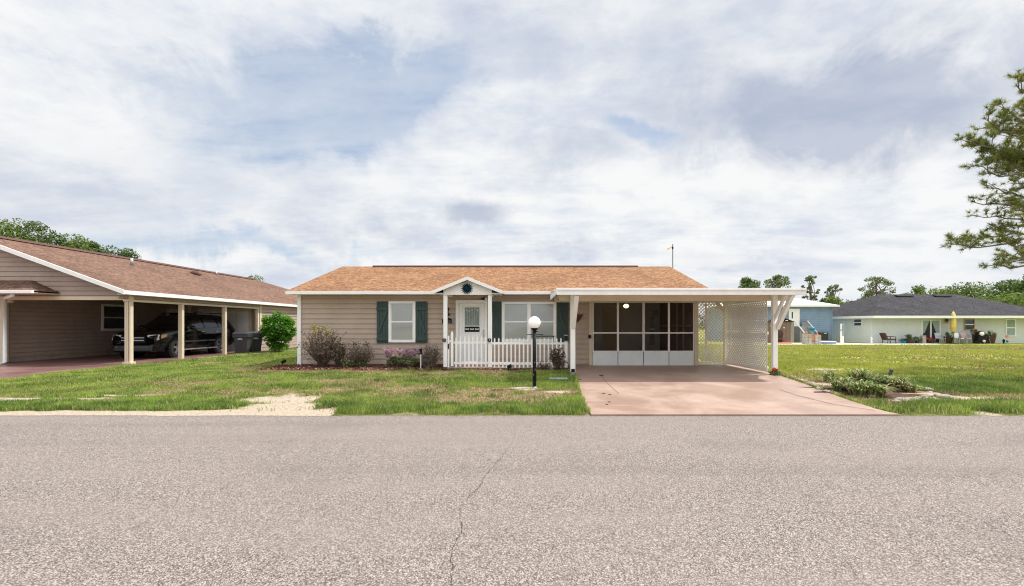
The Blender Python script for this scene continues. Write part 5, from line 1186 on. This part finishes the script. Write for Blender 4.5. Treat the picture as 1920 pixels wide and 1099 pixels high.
x, y = P(1658, 727); m = MB(); o = thing('slanted_pipe', 'short dark pipe sticking up at a slant among the strap leaves', 'pipe', (x, y, G(x, y)))
z = G(x, y); m.tube([(x - .05, y, z - .05), (x + .17, y, z + .40)], .035, 10); m.build('tube', 'pipe', o); MB().tube([(x + .168, y, z + .398), (x + .174, y, z + .41)], .032, 10).build('open_end', 'galv', o)
x, y = P(1540, 695); m = MB(); m.ball((x, y, G(x, y) + .02), .38, 10, 6, (1.25, .45, .1)); tag(m.build('flat_stone', 'stone'), 'flat pale stone slab lying in the grass right of the carport', 'stone')
x, y = fx(1453, 12.0), 12.0; o = thing('red_flower', 'small red artificial flower at the foot of the right carport post', 'flower', (x, y, .15))
MB().tube([(x, y, .12), (x, y, .27)], .008, 5).build('stalk', 'grassd', o); V, Fq = leafcloud([(x, y, .30)], [.05], 60, .07, .9); npmesh('blossom', V, Fq, 'sage', o); V, Fq = leafcloud([(x, y, .17)], [.14], 160, .09, .4); npmesh('foliage', V, Fq, 'gleaf', o)

# ---------------------------------------------------------------- right background: blue house
YB_ = 45.0
def bxx(px): return fx(px, YB_)
def bzz(py): return fz(py, YB_)
B = thing('house', 'raised blue lap sided house with white hip roof seen past the carport', 'house', (bxx(1500), YB_, -.25))
xr = bxx(1558); xl = xr - 9.5
m = MB(); lap(m, const(xl, xr), bzz(637), bzz(574.5), YB_, 'x', -1, expo=.2, lip=.03); m.box(xl, xr, YB_ + .01, YB_ + 7, -.3, bzz(574.5)); m.build('wall', 'sideblue', B)
m = MB(); lap(m, const(YB_, YB_ + 7), bzz(637), bzz(574.5), xr, 'y', 1, expo=.2, lip=.03); m.build('wall', 'sideblue', B)
m = MB(); e = .5; ze = bzz(572.5); zr = ze + 1.15
A = [(xl - e, YB_ - e, ze), (xr + e, YB_ - e, ze), (xr + e, YB_ + 7.5, ze), (xl - e, YB_ + 7.5, ze), (xl + 3.4, YB_ + 3.5, zr), (xr - 3.2, YB_ + 3.5, zr)]
m.add(A, [(0, 1, 5, 4), (1, 2, 5), (2, 3, 4, 5), (3, 0, 4), (0, 3, 2, 1)]); m.build('roof', 'roofwhite', B)
m = MB(); m.box(xl - e - .01, xr + e + .01, YB_ - e - .05, YB_ - e - .003, ze - .16, ze + .02); m.box(xr + e + .003, xr + e + .04, YB_ - e, YB_ + 7.5, ze - .16, ze + .02); m.build('fascia', 'white', B)
MB().box(xr - .02, xr + .08, YB_ - .1, YB_ - .035, -.2, ze - .16).build('corner_trim', 'sideblue', B)
d = MB().box(bxx(1478), bxx(1498), YB_ - .12, YB_ - .035, bzz(612), bzz(579)).build('door', 'white', B); MB().box(bxx(1483), bxx(1485.5), YB_ - .13, YB_ - .121, bzz(597), bzz(585)).build('door_window', 'carglass', d)
# steps
o = thing('steps', 'grey wooden steps with white handrails up to the blue house door', 'steps', (bxx(1510), 43.8, -.25))
zb = -.25; zl_ = bzz(612)
MB().box(bxx(1484), bxx(1499), 43.6, YB_ - .13, zb, zl_).build('landing', 'greyp', o)
for i in range(6):
    t = i / 6; MB().box(bxx(1499) + i * .17, bxx(1499) + (i + 1) * .17 - .01, 43.6, 44.6, zl_ - (i + 1) * .2 - .05, zl_ - (i + 1) * .2).build('tread', 'stone', o)
MB().bar((bxx(1499), 43.5, zl_ + .0), (bxx(1512), 43.5, zb + .1), .06, .28).build('stringer', 'greyp', o)
for yy, a, b in ((43.5, (1489, 600), (1508, 624)), (44.6, (1514, 602), (1536, 628))): MB().bar((fx(a[0], yy), yy, fz(a[1], yy)), (fx(b[0], yy), yy, fz(b[1], yy)), .09, .09).build('handrail', 'white', o)
MB().box(bxx(1499), bxx(1515), 44.62, 44.66, bzz(626), bzz(603)).build('lattice_side', 'greyp', o)
# shed
o = thing('garden_shed', 'small brown metal shed with black gable roof in front of the blue house', 'shed', (fx(1470, 41), 41, -.25)); Y = 41
a, b = fx(1452, Y), fx(1482, Y); zt = fz(603.5, Y)
m = MB()
for i in range(12): q = a + (b - a) * i / 12; m.box(q + .01, q + (b - a) / 12 - .01, Y - .03, Y, -.2, zt)
m.box(a, b, Y + .001, Y + 1.6, -.2, zt); m.build('shed_wall', 'brownm', o)
MB().hexa([(b + .002, Y - .03, -.2), (fx(1489, Y + 1.2), Y + 1.2, -.2), (fx(1489, Y + 1.2), Y + 1.25, -.2), (b + .002, Y + .02, -.2), (b + .002, Y - .03, zt), (fx(1489, Y + 1.2), Y + 1.2, zt), (fx(1489, Y + 1.2), Y + 1.25, zt), (b + .002, Y + .02, zt)]).build('shed_side', 'brownd', o)
m = MB(); xm = (a + b) / 2 + .1; m.prism([(a - .1, zt), (b + .35, zt), (xm, fz(596, Y))], lambda p, q, d: (p, d, q), Y - .12, Y + 1.4); m.build('shed_roof', 'black', o)
MB().box(xm - .25, xm - .05, Y - .14, Y - .121, zt + .08, zt + .14).box(xm + .1, xm + .32, Y - .14, Y - .121, zt + .08, zt + .14).build('gable_vent', 'white', o)
MB().box(fx(1468, Y), fx(1471, Y), Y - .06, Y - .031, fz(615.5, Y), fz(614, Y)).build('handle', 'white', o)
tag(MB().box(fx(1455, 40.4), fx(1482, 40.4), 40.2, 40.6, -.25, -.12).build('timber_edge', 'coral'), 'low orange brown timber edging in front of the brown shed', 'edging')
# wicker chair frame near shed
o = thing('round_chair', 'round rattan chair frame against the brown shed', 'chair', (fx(1461, 40.6), 40.6, -.25)); x, y = fx(1461, 40.7), 40.75
m = MB()
for k in range(9): an = k * math.pi / 8; m.tube([(x + .35 * math.cos(an), y, .55 + .45 * math.sin(an)), (x + .2 * math.cos(an), y - .1, .2), (x + .3 * math.cos(an), y, -.2)], .03, 5)
m.tube([(x + .35 * math.cos(k * math.pi / 8), y, .55 + .45 * math.sin(k * math.pi / 8)) for k in range(9)], .04, 6); m.build('rattan_frame', 'wicker', o); MB().lathe([(.3, 0), (.32, .05), (.05, .08)], (x, y - .05, .15), 14).build('seat', 'wicker', o)
# block planters
for px0_, px1_, pyt, lab in ((1510, 1522, 626, 'left square concrete block planter before the blue house'), (1529, 1540, 628, 'right square concrete block planter before the blue house')):
    Y = 39.5; a, b = fx(px0_, Y), fx(px1_, Y); zt = fz(pyt, Y); o = thing('block_planter', lab, 'planter', ((a + b) / 2, Y, -.25), 'concrete block planters before the blue house')
    for r in range(3):
        h = (zt + .25) / 3
        for c in range(2): w = (b - a) / 2; MB().box(a + c * w + .01, a + (c + 1) * w - .01, Y, Y + .5, -.25 + r * h + .01, -.25 + (r + 1) * h - .01).build('block', 'block', o)
    V, Fq = leafcloud([((a + b) / 2, Y + .2, zt + .03)], [.14], 50, .12); npmesh('flowers', V, Fq, 'coral', o)
Y = 39.8; x = fx(1523, Y); o = thing('glazed_ball', 'bright teal blue glazed ball on a pot between the block planters', 'ornament', (x, Y, -.25))
MB().ball((x, Y, fz(617, Y)), .24, 16, 10, (1, 1, .9)).build('ball', 'blueg', o, smooth=True); MB().lathe([(.14, 0), (.2, .3), (.14, .5)], (x, Y, -.25 + .2), 12).build('pot', 'coral', o); MB().box(x - .2, x + .2, Y - .2, Y + .2, -.25, -.06).build('plinth', 'block', o)
# AC unit
Y = 44.2; a, b = fx(1537, Y), fx(1553.5, Y); o = thing('air_conditioner', 'dark boxy air conditioner against the blue house wall', 'air conditioner', ((a + b) / 2, Y, -.25))
MB().box(a, b, Y, Y + .7, -.2, fz(623.5, Y)).build('housing', 'pipe', o, bevel=.03)
m = MB()
for i in range(8): zz = -.12 + i * .09; m.box(a + .05, b - .05, Y - .02, Y - .003, zz, zz + .03)
m.build('louvres', 'bin', o); MB().box(a + .4, a + .65, Y - .03, Y - .021, fz(625.5, Y), fz(624.5, Y)).build('plate', 'white', o)
o = thing('kiddie_pool', 'low blue and white paddling pool at the corner of the blue house', 'pool', (fx(1558, 40), 40, -.25))
MB().lathe([(.66, 0), (.7, .1), (.66, .2), (.6, .18), (.6, .05)], (fx(1558, 40), 40.5, -.25), 24).build('pool_wall', 'bluep', o, smooth=True); MB().lathe([(.68, .2), (.7, .22), (.62, .24)], (fx(1558, 40), 40.5, -.25), 24).build('rim', 'white', o)
Y = 40.8; x = fx(1578.5, Y); o = thing('electric_meter', 'grey electric meter box on a white post beside the pale green house', 'meter', (x, Y, -.25))
MB().box(x - .1, x + .02, Y, Y + .08, -.3, fz(607, Y)).build('post', 'white', o); MB().box(x + .03, x + .18, Y - .05, Y + .1, fz(629, Y), fz(607, Y)).build('meter_box', 'galv', o, bevel=.01); MB().box(x + .04, x + .16, Y - .02, Y + .1, -.3, fz(630, Y)).build('conduit', 'white', o); MB().ball((x - .12, Y - .05, fz(619, Y)), .08, 10, 8).build('dial', 'galv', o)
# patio strip
struct(MB().box(fx(1440, 40), 36.5, 38.9, 41.9, -.3, -.236).build('patio', 'pale'))

# ---------------------------------------------------------------- pale green house
YG = 42.0
Gh = thing('house', 'pale mint green stucco house with dark grey hip roof across the lawn', 'house', (36, YG, -.25))
x0, xk, x1 = fx(1562, YG), fx(1634, YG), 49.0; zw = fz(594, YG)
MB().box(xk + .002, x1, YG, YG + 12, -.3, zw + .05).build('wall', 'mint2', Gh)
MB().box(xk - .02, xk, YG - .01, YG + 12, -.3, zw + .05).build('wall', 'mint', Gh)  # side wall made to look brighter lit by a lighter stucco colour
ye = 41.0; zE = fz(592.5, ye); EXG = xk - .55; A = [(EXG, ye, zE), (49.7, ye, zE), (49.7, YG + 13, zE), (EXG, YG + 13, zE), (fx(1650, 48), 48, fz(552, 48)), (fx(1792, 48), 48, fz(552, 48))]
m = MB(); m.add(A, [(0, 1, 5, 4), (1, 2, 5), (2, 3, 4, 5), (3, 0, 4), (0, 3, 2, 1)]); rf = m.build('roof', 'shing3', Gh)
MB().box(EXG - .04, 49.75, ye - .05, ye - .003, zE - .2, zE + .02).build('fascia', 'white', Gh); MB().box(EXG - .04, EXG - .003, ye, YG + 13, zE - .2, zE + .02).build('fascia', 'white', Gh)
sl = (A[4][2] - zE) / 7.0
for p in (1694, 1766):
    a, b = fx(p - 15, 47.2), fx(p + 15, 47.2); z = zE + sl * 6.1; MB().hexa([(a, 46.9, z + .0), (b, 46.9, z), (b, 47.35, z + .1), (a, 47.35, z + .1), (a, 46.95, z + .12), (b, 46.95, z + .12), (b, 47.35, z + .2), (a, 47.35, z + .2)]).build('roof_vent', 'black', rf)
def gwin(p0, p1, q0, q1, Y, interior=('dglass',), mat='white', curtain=False):
    a, b, zt, zb = fx(p0, Y), fx(p1, Y), fz(q0, Y), fz(q1, Y); t = .09; m = MB()
    m.box(a, b, Y - .06, Y - .003, zt - t, zt); m.box(a, b, Y - .08, Y - .003, zb, zb + t); m.box(a, a + t, Y - .058, Y - .003, zb + t, zt - t); m.box(b - t, b, Y - .058, Y - .003, zb + t, zt - t)
    w = m.build('window', mat, Gh); zm = (zt + zb) / 2; MB().box(a + t, b - t, Y - .05, Y - .02, zm - .05, zm + .05).build('sash', 'white', w)
    MB().box(a + t, b - t, Y - .019, Y - .004, zb + t, zt - t).build('pane', 'curtain' if curtain else 'carglass', w); return w
w = MB().box(xk - .07, xk - .022, 43.1, 44.2, fz(611.5, 43.6), fz(598, 43.6)).build('window', 'white', Gh); zc_ = (fz(611.5, 43.6) + fz(598, 43.6)) / 2
for q in (zc_ - .29, zc_ + .04): MB().box(xk - .08, xk - .071, 43.2, 44.1, q, q + .24).build('pane', 'carglass', w)
gwin(1807, 1827, 598, 619, YG, mat='creamd'); w = gwin(1885, 1904, 598, 631, YG, curtain=True)
a, b, zt, zb = fx(1727, YG), fx(1763, YG), fz(599, YG), -.2; m = MB(); t = .1; m.box(a, b, YG - .06, YG - .003, zt - t, zt); m.box(a, a + t, YG - .058, YG - .003, zb, zt - t); m.box(b - t, b, YG - .058, YG - .003, zb, zt - t); xm = (a + b) / 2 - .02; m.box(xm - .06, xm + .06, YG - .057, YG - .003, zb, zt - t)
sd = m.build('sliding_door', 'white', Gh); MB().box(a + t, b - t, YG - .015, YG - .004, zb, zt - t).build('pane', 'dark', sd)
for s, q in ((1, a + t), (-1, xm + .06)):
    pass
m = MB(); m.prism([(a + t, zt - t), (xm - .1, zt - t), (a + .3, zb + .9), (a + t, zb + .8)], lambda p, q, d: (p, d, q), YG - .03, YG - .016); m.build('curtain', 'curtain', sd)
m = MB(); m.prism([(xm + .08, zt - t), (b - t, zt - t), (b - t, zb + .6), (b - t - .25, zb + .8)], lambda p, q, d: (p, d, q), YG - .03, YG - .016); m.build('curtain', 'curtain', sd)
o = thing('wall_lantern', 'dark dome wall lantern beside the sliding door of the pale green house', 'lamp', (fx(1773, YG), YG, 1.6)); x = fx(1773, YG)
MB().ball((x, YG - .12, fz(600.5, YG)), .17, 12, 8, (1, .8, .6)).build('shade', 'wicker', o, smooth=True); MB().ball((x + .02, YG - .12, fz(604.5, YG)), .11, 10, 8).build('glass', 'stone', o, smooth=True)
# patio furniture and plants along the wall
Y = 41.2; gp = -.235
def cpx(p): return fx(p, Y)
o = thing('garden_umbrella', 'closed yellow patio umbrella standing before the pale green wall', 'umbrella', (cpx(1787), Y, gp)); x = cpx(1787.5)
MB().tube([(x, Y, gp), (x, Y, fz(600, Y))], .03, 8).build('pole', 'wicker', o); MB().lathe([(.05, 0), (.17, .25), (.21, .7), (.20, 1.3), (.15, 1.75), (.03, 2.0)], (x, Y, fz(624.5, Y) - .05), 14).build('canopy', 'yellow', o, smooth=True)
o = thing('wicker_armchair', 'dark wicker armchair alone at the left end of the patio', 'chair', (cpx(1665), Y, gp)); x = cpx(1666)
m = MB(); m.box(x - .3, x + .4, Y - .3, Y + .3, gp + .3, gp + .42); s_ = m.build('seat', 'wicker', o, bevel=.03); MB().hexa([(x - .35, Y - .3, gp + .3), (x - .2, Y - .3, gp + .3), (x - .2, Y + .3, gp + .3), (x - .35, Y + .3, gp + .3), (x - .62, Y - .3, gp + .9), (x - .5, Y - .3, gp + .95), (x - .5, Y + .3, gp + .95), (x - .62, Y + .3, gp + .9)]).build('backrest', 'wicker', o)
for yy in (Y - .3, Y + .3):
    MB().tube([(x - .45, yy, gp + .65), (x + .1, yy, gp + .62), (x + .4, yy, gp + .6), (x + .42, yy, gp + .3)], .035, 6).build('arm', 'wicker', o)
    for xx in (x - .28, x + .38): MB().tube([(xx, yy, gp + .32), (xx + (.04 if xx > x else -.06), yy, gp)], .03, 6).build('leg', 'wicker', o)
def pot(px, w, h, lab, mat='brownd', leaf='gleaf', lw=.5, lh=.5, up=.35, nl=260, name='potted_plant', flowers=None):
    x = cpx(px); o = thing(name, lab, 'potted plant', (x, Y, gp)); MB().lathe([(w * .34, 0), (w * .5, h), (w * .46, h), (w * .4, h - .05)], (x, Y, gp), 14).build('pot', mat, o)
    cs = [(x + random.uniform(-.5, .5) * lw, Y + random.uniform(-.2, .2), gp + h + random.uniform(0, 1) * lh) for _ in range(12)]; V, Fq = leafcloud(cs, [.13] * 12, nl, .16, .35, up); npmesh('foliage', V, Fq, leaf, o)
    m = MB()
    for i in range(7): m.tube([(x, Y, gp + h - .05), Vector(cs[i])], .012, 4)
    m.build('stems', 'twig', o)
    if flowers: V, Fq = leafcloud([(c[0], c[1] - .1, c[2] + .05) for c in cs], [.1] * 12, 90, .09, .9); npmesh('blossoms', V, Fq, flowers, o)
    return o
pot(1779, .75, .62, 'tall dark pot with spiky green plant left of the yellow umbrella', 'wicker', 'gleaf', .5, .3)
pot(1857, .8, .75, 'tapered dark pot with white plumed plant at the right end of the patio', 'wicker', 'gleaf', .6, .35, flowers='wpetal')
pot(1706, .9, .35, 'low broad pot with arching green fern on the patio', 'wicker', 'gleaf', .9, .45, nl=420)
pot(1694, .5, .25, 'small blue pot with low leaves left of the fern', 'blueg', 'gleaf', .5, .12, nl=120)
pot(1746, .5, .30, 'small planter with red flowers before the sliding door', 'pipe', 'gleaf', .9, .12, nl=200, flowers='sage')
pot(1720, .4, .25, 'little pot with dark leaves between fern and stone post', 'pipe', 'gleaf', .4, .3, nl=160)
pot(1828, .45, .85, 'pot with orange flowers reaching the window sill', 'pipe', 'gleaf', .5, .45, nl=260, flowers='coral')
o = MB().box(cpx(1728), cpx(1735), Y - .1, Y + .15, gp, fz(629, Y)).build('stone_pillar', 'stone', bevel=.02); tag(o, 'short square pale stone pillar left of the sliding door', 'pillar')
o = thing('barbecue_grill', 'round black covered barbecue grill among the patio chairs', 'grill', (cpx(1830), Y - .3, gp)); x = cpx(1831)
m = MB(); m.hexa([(x - .42, Y - .6, gp + .1), (x + .42, Y - .6, gp + .1), (x + .42, Y - .1, gp + .1), (x - .42, Y - .1, gp + .1), (x - .36, Y - .55, gp + .85), (x + .36, Y - .55, gp + .85), (x + .36, Y - .15, gp + .85), (x - .36, Y - .15, gp + .85)]); m.build('cover', 'black', o, bevel=.06)
MB().ball((x, Y - .35, gp + .85), .36, 14, 10, (1.05, .75, .75)).build('hood', 'black', o, smooth=True); MB().tube([(x - .35, Y - .55, gp + .12), (x - .35, Y - .15, gp + .12)], .12, 12).build('wheel', 'rubber', o); MB().tube([(x + .35, Y - .55, gp + .12), (x + .35, Y - .15, gp + .12)], .12, 12).build('wheel', 'rubber', o)
def pchair(px, seat, lab, face=1, y=None):
    yy = y or Y - .2; x = fx(px, yy); o = thing('patio_chair', lab, 'chair', (x, yy, gp), 'metal patio chairs by the umbrella')
    MB().box(x - .25, x + .25, yy - .25, yy + .25, gp + .40, gp + .46).build('seat', seat, o, bevel=.02); m = MB(); m.hexa([(x - .24 * 1, yy + .2, gp + .46), (x + .24, yy + .2, gp + .46), (x + .24, yy + .25, gp + .46), (x - .24, yy + .25, gp + .46), (x - .24, yy + .32, gp + .95), (x + .24, yy + .32, gp + .95), (x + .24, yy + .37, gp + .95), (x - .24, yy + .37, gp + .95)]); m.build('backrest', seat, o, bevel=.02)
    for a in (-1, 1):
        for b in (-1, 1): MB().tube([(x + a * .22, yy + b * .22, gp + .42), (x + a * .27, yy + b * .27, gp)], .018, 5).build('leg', 'galv', o)
        MB().tube([(x + a * .26, yy + .25, gp + .68), (x + a * .26, yy - .22, gp + .66), (x + a * .25, yy - .24, gp + .42)], .018, 5).build('arm', 'galv', o)
pchair(1763, 'galv', 'grey patio chair left of the pot beside the sliding door'); pchair(1798, 'white', 'white cushioned patio chair right of the yellow umbrella', y=41.0); pchair(1812, 'pinkp', 'pink cushioned patio chair left of the black grill', y=41.3); pchair(1846, 'black', 'black patio chair right of the black grill', y=40.9)
o = thing('patio_table', 'low round dark patio table under the closed yellow umbrella', 'table', (cpx(1800), 40.4, gp)); x = fx(1800, 40.3)
MB().lathe([(.6, 0), (.62, .02), (.6, .04)], (x, 40.3, gp + .5), 20).build('tabletop', 'wicker', o)
for a in range(4): an = a * math.pi / 2 + .7; MB().tube([(x + .4 * math.cos(an), 40.3 + .4 * math.sin(an), gp + .5), (x + .5 * math.cos(an), 40.3 + .5 * math.sin(an), gp)], .02, 5).build('leg', 'galv', o)
for a, b, c, mt, lab in ((1841, 612 + 14, .17, 'white', 'white round lantern hanging beside the black grill'), (1845, 640, .12, 'pinkp', 'pink ball on the ground beside the black grill')):
    tag(MB().ball((fx(a, 40.5), 40.5, fz(b, 40.5)), c, 12, 8).build('lantern' if mt == 'white' else 'toy_ball', mt, smooth=True), lab, 'lantern' if mt == 'white' else 'ball')
o = thing('pinwheel', 'orange and teal garden pinwheel on a short stake by the pale green wall', 'pinwheel', (fx(1888, Y), Y, gp)); x = fx(1888, Y); zc = fz(632, Y)
MB().tube([(x, Y, gp), (x, Y, zc)], .02, 5).build('stake', 'white', o); m = MB()
for k in range(6): an = k * math.pi / 3; m.add([(x, Y - .05, zc), (x + .24 * math.cos(an), Y - .08, zc + .24 * math.sin(an)), (x + .2 * math.cos(an + .7), Y - .03, zc + .2 * math.sin(an + .7))], [(0, 1, 2)])
m.build('blades', 'coral', o); MB().ball((x, Y - .02, gp + .18), .12, 10, 8, (1, .5, 1)).build('lower_disc', 'blueg', o)
tag(MB().lathe([(.05, 0), (.09, .1), (.05, .3), (.09, .45), (.02, .6)], (fx(1634, 40.8), 40.8, gp), 10).build('garden_figure', 'white', smooth=True), 'small white garden statue at the wall corner of the pale green house', 'statue')
tag(MB().lathe([(.06, 0), (.08, .2), (.1, .32), (.02, .4)], (fx(1882, 40.8), 40.8, gp), 10).build('garden_figure', 'teal', smooth=True), 'small dark garden post left of the orange pinwheel', 'ornament')

# ---------------------------------------------------------------- trees
YT = 85.
def tpx(px, Y=YT): return fx(px, Y)
zt_ = -.3
for (px, pyt, w, mat, nm, lab, kw) in (
    (1404, 519, 42, 'oak', 'round_tree', 'dense small dark green tree top just above the carport roof', dict(nclump=16, nleaf=1500, leaf=.4, trunkh=.75)),
    (1459, 512, 55, 'farpine', 'umbrella_pine', 'wide open grey green pine crown above the carport roof', dict(airy=True, nclump=26, nleaf=1300, leaf=.35, trunkh=.70)),
    (1521, 511, 34, 'farpine', 'slender_pine', 'tall slender open pine left of the blue house roof end', dict(airy=True, nclump=16, nleaf=900, leaf=.33, trunkh=.55)),
    (1564, 531, 40, 'farpine', 'open_pine', 'loose open pine between the slender pine and the dark roof', dict(airy=True, nclump=18, nleaf=900, leaf=.35, trunkh=.5)),
    (1641, 510, 66, 'farpine', 'spreading_pine', 'lone spreading pine rising behind the left slope of the dark roof', dict(airy=True, nclump=34, nleaf=1900, leaf=.36, trunkh=.45)),
    (1718, 531, 48, 'oak2', 'feathery_tree', 'bright feathery tree top behind the left roof vent', dict(nclump=16, nleaf=1600, leaf=.45, trunkh=.5))):
    tree(nm, lab, 'tree', tpx(px), YT, zt_, fz(pyt, YT) - zt_, w / 2 * YT / F * 1.15, mat=mat, group=None, **kw)
MASS = [(1570, 557, 60, 80, 'oak2', 'bright low tree behind the blue house roof end'), (1600, 566, 66, 78, 'oak', 'dark rounded tree between the blue and the pale green house'), (1660, 572, 60, 90, 'oak2', 'low bright tree behind the dark roof left of the feathery tree'), (1545, 560, 40, 84, 'oak', 'small dark tree above the white roof slope'),
        (1765, 541, 85, 75, 'oak2', 'rounded bright tree behind the right end of the dark roof ridge'), (1810, 532, 90, 80, 'oak', 'broad green tree right of the ridge end'), (1850, 530, 90, 76, 'oak2', 'broad pale green tree in the wood behind the dark roof'), (1895, 527, 80, 72, 'oak', 'dark green tree near the right edge of the wood'), (1930, 512, 60, 66, 'oak', 'darkest tree at the right picture edge'), (1725, 551, 60, 88, 'oak2', 'low bright tree under the feathery tree'), (1885, 552, 120, 62, 'oak2', 'low wide bright tree in front of the wood at right')]
for px, pyt, w, Yt, mat, lab in MASS:
    tree('woodland_tree', lab, 'tree', fx(px, Yt), Yt, zt_, fz(pyt, Yt) - zt_, w / 2 * Yt / F * 1.25, mat=mat, nclump=20, nleaf=2400, leaf=.42, trunkh=.2, group='trees of the wood on the right', flat=.8)
LT = [(-60, 398, 130, 40, 'oak2', 'tall tree at the far left edge behind the brown roof'), (20, 404, 90, 42, 'oak2', 'leftmost bright tree top above the brown roof'), (75, 412, 75, 44, 'oak', 'second bright tree crown from the left above the brown roof'), (125, 430, 70, 46, 'oak2', 'third crown from the left descending along the roof ridge'), (165, 444, 60, 50, 'oak', 'rounded crown above the middle of the left roof'), (205, 450, 52, 52, 'oak', 'small tufted crown with gaps above the roof ridge'), (240, 466, 50, 56, 'oak', 'second lowest crown of the left row above the ridge'), (275, 480, 44, 58, 'oak', 'lowest crown at the right end of the left row just above the ridge'), (472, 514, 50, 62, 'farpine', 'dark tree top peeping over the far end of the brown roof')]
for px, pyt, w, Yt, mat, lab in LT:
    tree('leafy_tree', lab, 'tree', fx(px, Yt), Yt, .1, fz(pyt, Yt) - .1, w / 2 * Yt / F * 1.35, mat=mat, nclump=24, nleaf=3600, leaf=.26, trunkh=.3, group='trees behind the left house')
# far wood as one mass
cs = []; rs = []
for i in range(150):
    a = -230 + i * 3.4 + random.uniform(-2, 2); cs.append((a, 150 + random.uniform(-6, 6), random.uniform(1, 3.2))); rs.append((4.5, 4, random.uniform(2.0, 3.4)))
V, Fq = leafcloud(cs, rs, 26000, 1.0, .7); o = npmesh('distant_wood', V, Fq, 'oak'); o['kind'] = 'stuff'; o['label'] = 'low distant wood along the horizon'; o['category'] = 'wood'

# ---------------------------------------------------------------- large pine on the right
def bigpine():
    X0, Y0 = fx(1990, 14.5), 14.5; root = thing('pine_tree', 'large long needled pine reaching in at the right edge with bare lower branches', 'tree', (X0, Y0, 0)); trunk = MB(); br = MB(); tufts = []
    z_top = fz(165, 14.5); trunk.tube([(X0 + .15 * math.sin(i * .9), Y0 + .1 * math.cos(i), z_top * i / 10) for i in range(11)], [.24 - .02 * i for i in range(11)], 10); trunk.build('trunk', 'bark', root, smooth=True)
    def branch(tip, zroot, r=.05, nsub=9, dens=1.0, sag=.0):
        a = Vector((X0, Y0, zroot)); b = Vector(tip); L = (b - a).length; pts = []
        for i in range(9):
            t = i / 8; p = a.lerp(b, t); p.z -= sag * math.sin(math.pi * t) * L; p += Vector((random.uniform(-1, 1), random.uniform(-1, 1), random.uniform(-1, 1))) * .025 * L * (t > 0) * (t < 1); pts.append(p)
        br.tube(pts, [r * (1 - .8 * i / 8) for i in range(9)], 6); dirn = (b - a).normalized()
        for k in range(nsub):
            t = .28 + .72 * (k + random.random()) / nsub; i = min(7, int(t * 8)); s = pts[i].lerp(pts[i + 1], t * 8 - i)
            side = Vector((random.uniform(-1, 1), random.uniform(-1, 1), random.uniform(-.25, .8))); e = s + (dirn * random.uniform(.3, .9) + side * .8) * random.uniform(.25, .6) * (1.15 - .4 * t)
            mid = s.lerp(e, .5) + Vector((0, 0, .04)); br.tube([s, mid, e], [.014, .01, .006], 4)
            for q in range(int(random.randint(2, 4) * dens)):
                c = mid.lerp(e, random.random()) + Vector((random.uniform(-1, 1), random.uniform(-1, 1), random.uniform(-.2, 1))) * .14; br.tube([mid.lerp(e, .4), c], [.007, .004], 3); tufts.append((c, (c - mid).normalized()))
            tufts.append((e, (e - s).normalized()))
        tufts.append((b, dirn))
    D = [((1775, 457), 13.6, 448, 16, 1.0, .03), ((1800, 448), 14.2, 430, 11, 1.0, 0), ((1850, 430), 14.6, 415, 9, .9, 0), ((1848, 500), 13.8, 490, 8, .8, .02), ((1880, 492), 14.4, 480, 6, 1, .0), ((1822, 378), 13.8, 395, 9, .9, .03), ((1850, 352), 14.3, 385, 9, .9, 0), ((1830, 405), 14.8, 420, 8, .9, 0),
         ((1808, 312), 13.8, 335, 9, 1.0, .02), ((1815, 268), 13.9, 320, 18, 1.7, 0), ((1832, 285), 14.3, 325, 18, 1.7, 0), ((1850, 300), 14.0, 330, 16, 1.6, 0), ((1845, 222), 14.0, 300, 14, 1.5, 0), ((1865, 240), 14.6, 290, 15, 1.5, 0), ((1880, 205), 14.2, 270, 11, 1.3, 0), ((1905, 160), 14.0, 240, 11, 1.5, 0), ((1912, 140), 14.3, 200, 9, 1.4, 0), ((1900, 275), 13.5, 300, 13, 1.6, 0), ((1900, 345), 13.8, 360, 9, 1.2, 0), ((1890, 320), 14.9, 345, 12, 1.4, 0), ((1895, 380), 14.2, 400, 8, 1, 0), ((1870, 455), 14.9, 440, 8, .9, 0), ((1895, 405), 13.4, 400, 7, 1, 0)]
    for (px, py), Yd, pr, ns, de, sg in D: branch((fx(px, Yd), Yd, fz(py, Yd)), fz(pr, 14.5), .035 + .02 * random.random(), ns, de, sg)
    for i in range(26):   # the far and right hand sides
        a = random.uniform(-1.5, 1.5); z = random.uniform(3.6, z_top - .4); L = random.uniform(1.6, 3.2) * (1.2 - .5 * z / z_top); branch((X0 + L * math.cos(a) + .3, Y0 + L * math.sin(a), z + random.uniform(-.1, .7)), z, .045, 8, 1.1)
    for i in range(8): a = random.uniform(0, 6.28); branch((X0 + .9 * math.cos(a), Y0 + .9 * math.sin(a), z_top + random.uniform(-.4, .5)), z_top - .8, .03, 6, 1.2)
    br.build('branches', 'bark', root)
    N = 36; n = len(tufts) * N; c = np.repeat(np.array([list(t[0]) for t in tufts]), N, 0); d0 = np.repeat(np.array([list(t[1]) for t in tufts]), N, 0)
    d = d0 * .55 + rng.normal(0, .6, (n, 3)) + np.array([0, 0, .12]); d /= np.linalg.norm(d, axis=1)[:, None]; L = rng.uniform(.10, .19, n)[:, None]
    e = np.cross(d, rng.normal(0, 1, (n, 3))); e /= np.linalg.norm(e, axis=1)[:, None]; w = .0064
    c = c - d0 * .05 * rng.uniform(0, 1.6, n)[:, None]; V = np.concatenate([c - e * w, c + e * w, c + d * L]); i = np.arange(n)
    npmesh('needles', V, np.stack([i, i + n, i + 2 * n], 1), 'needle', root)
bigpine()
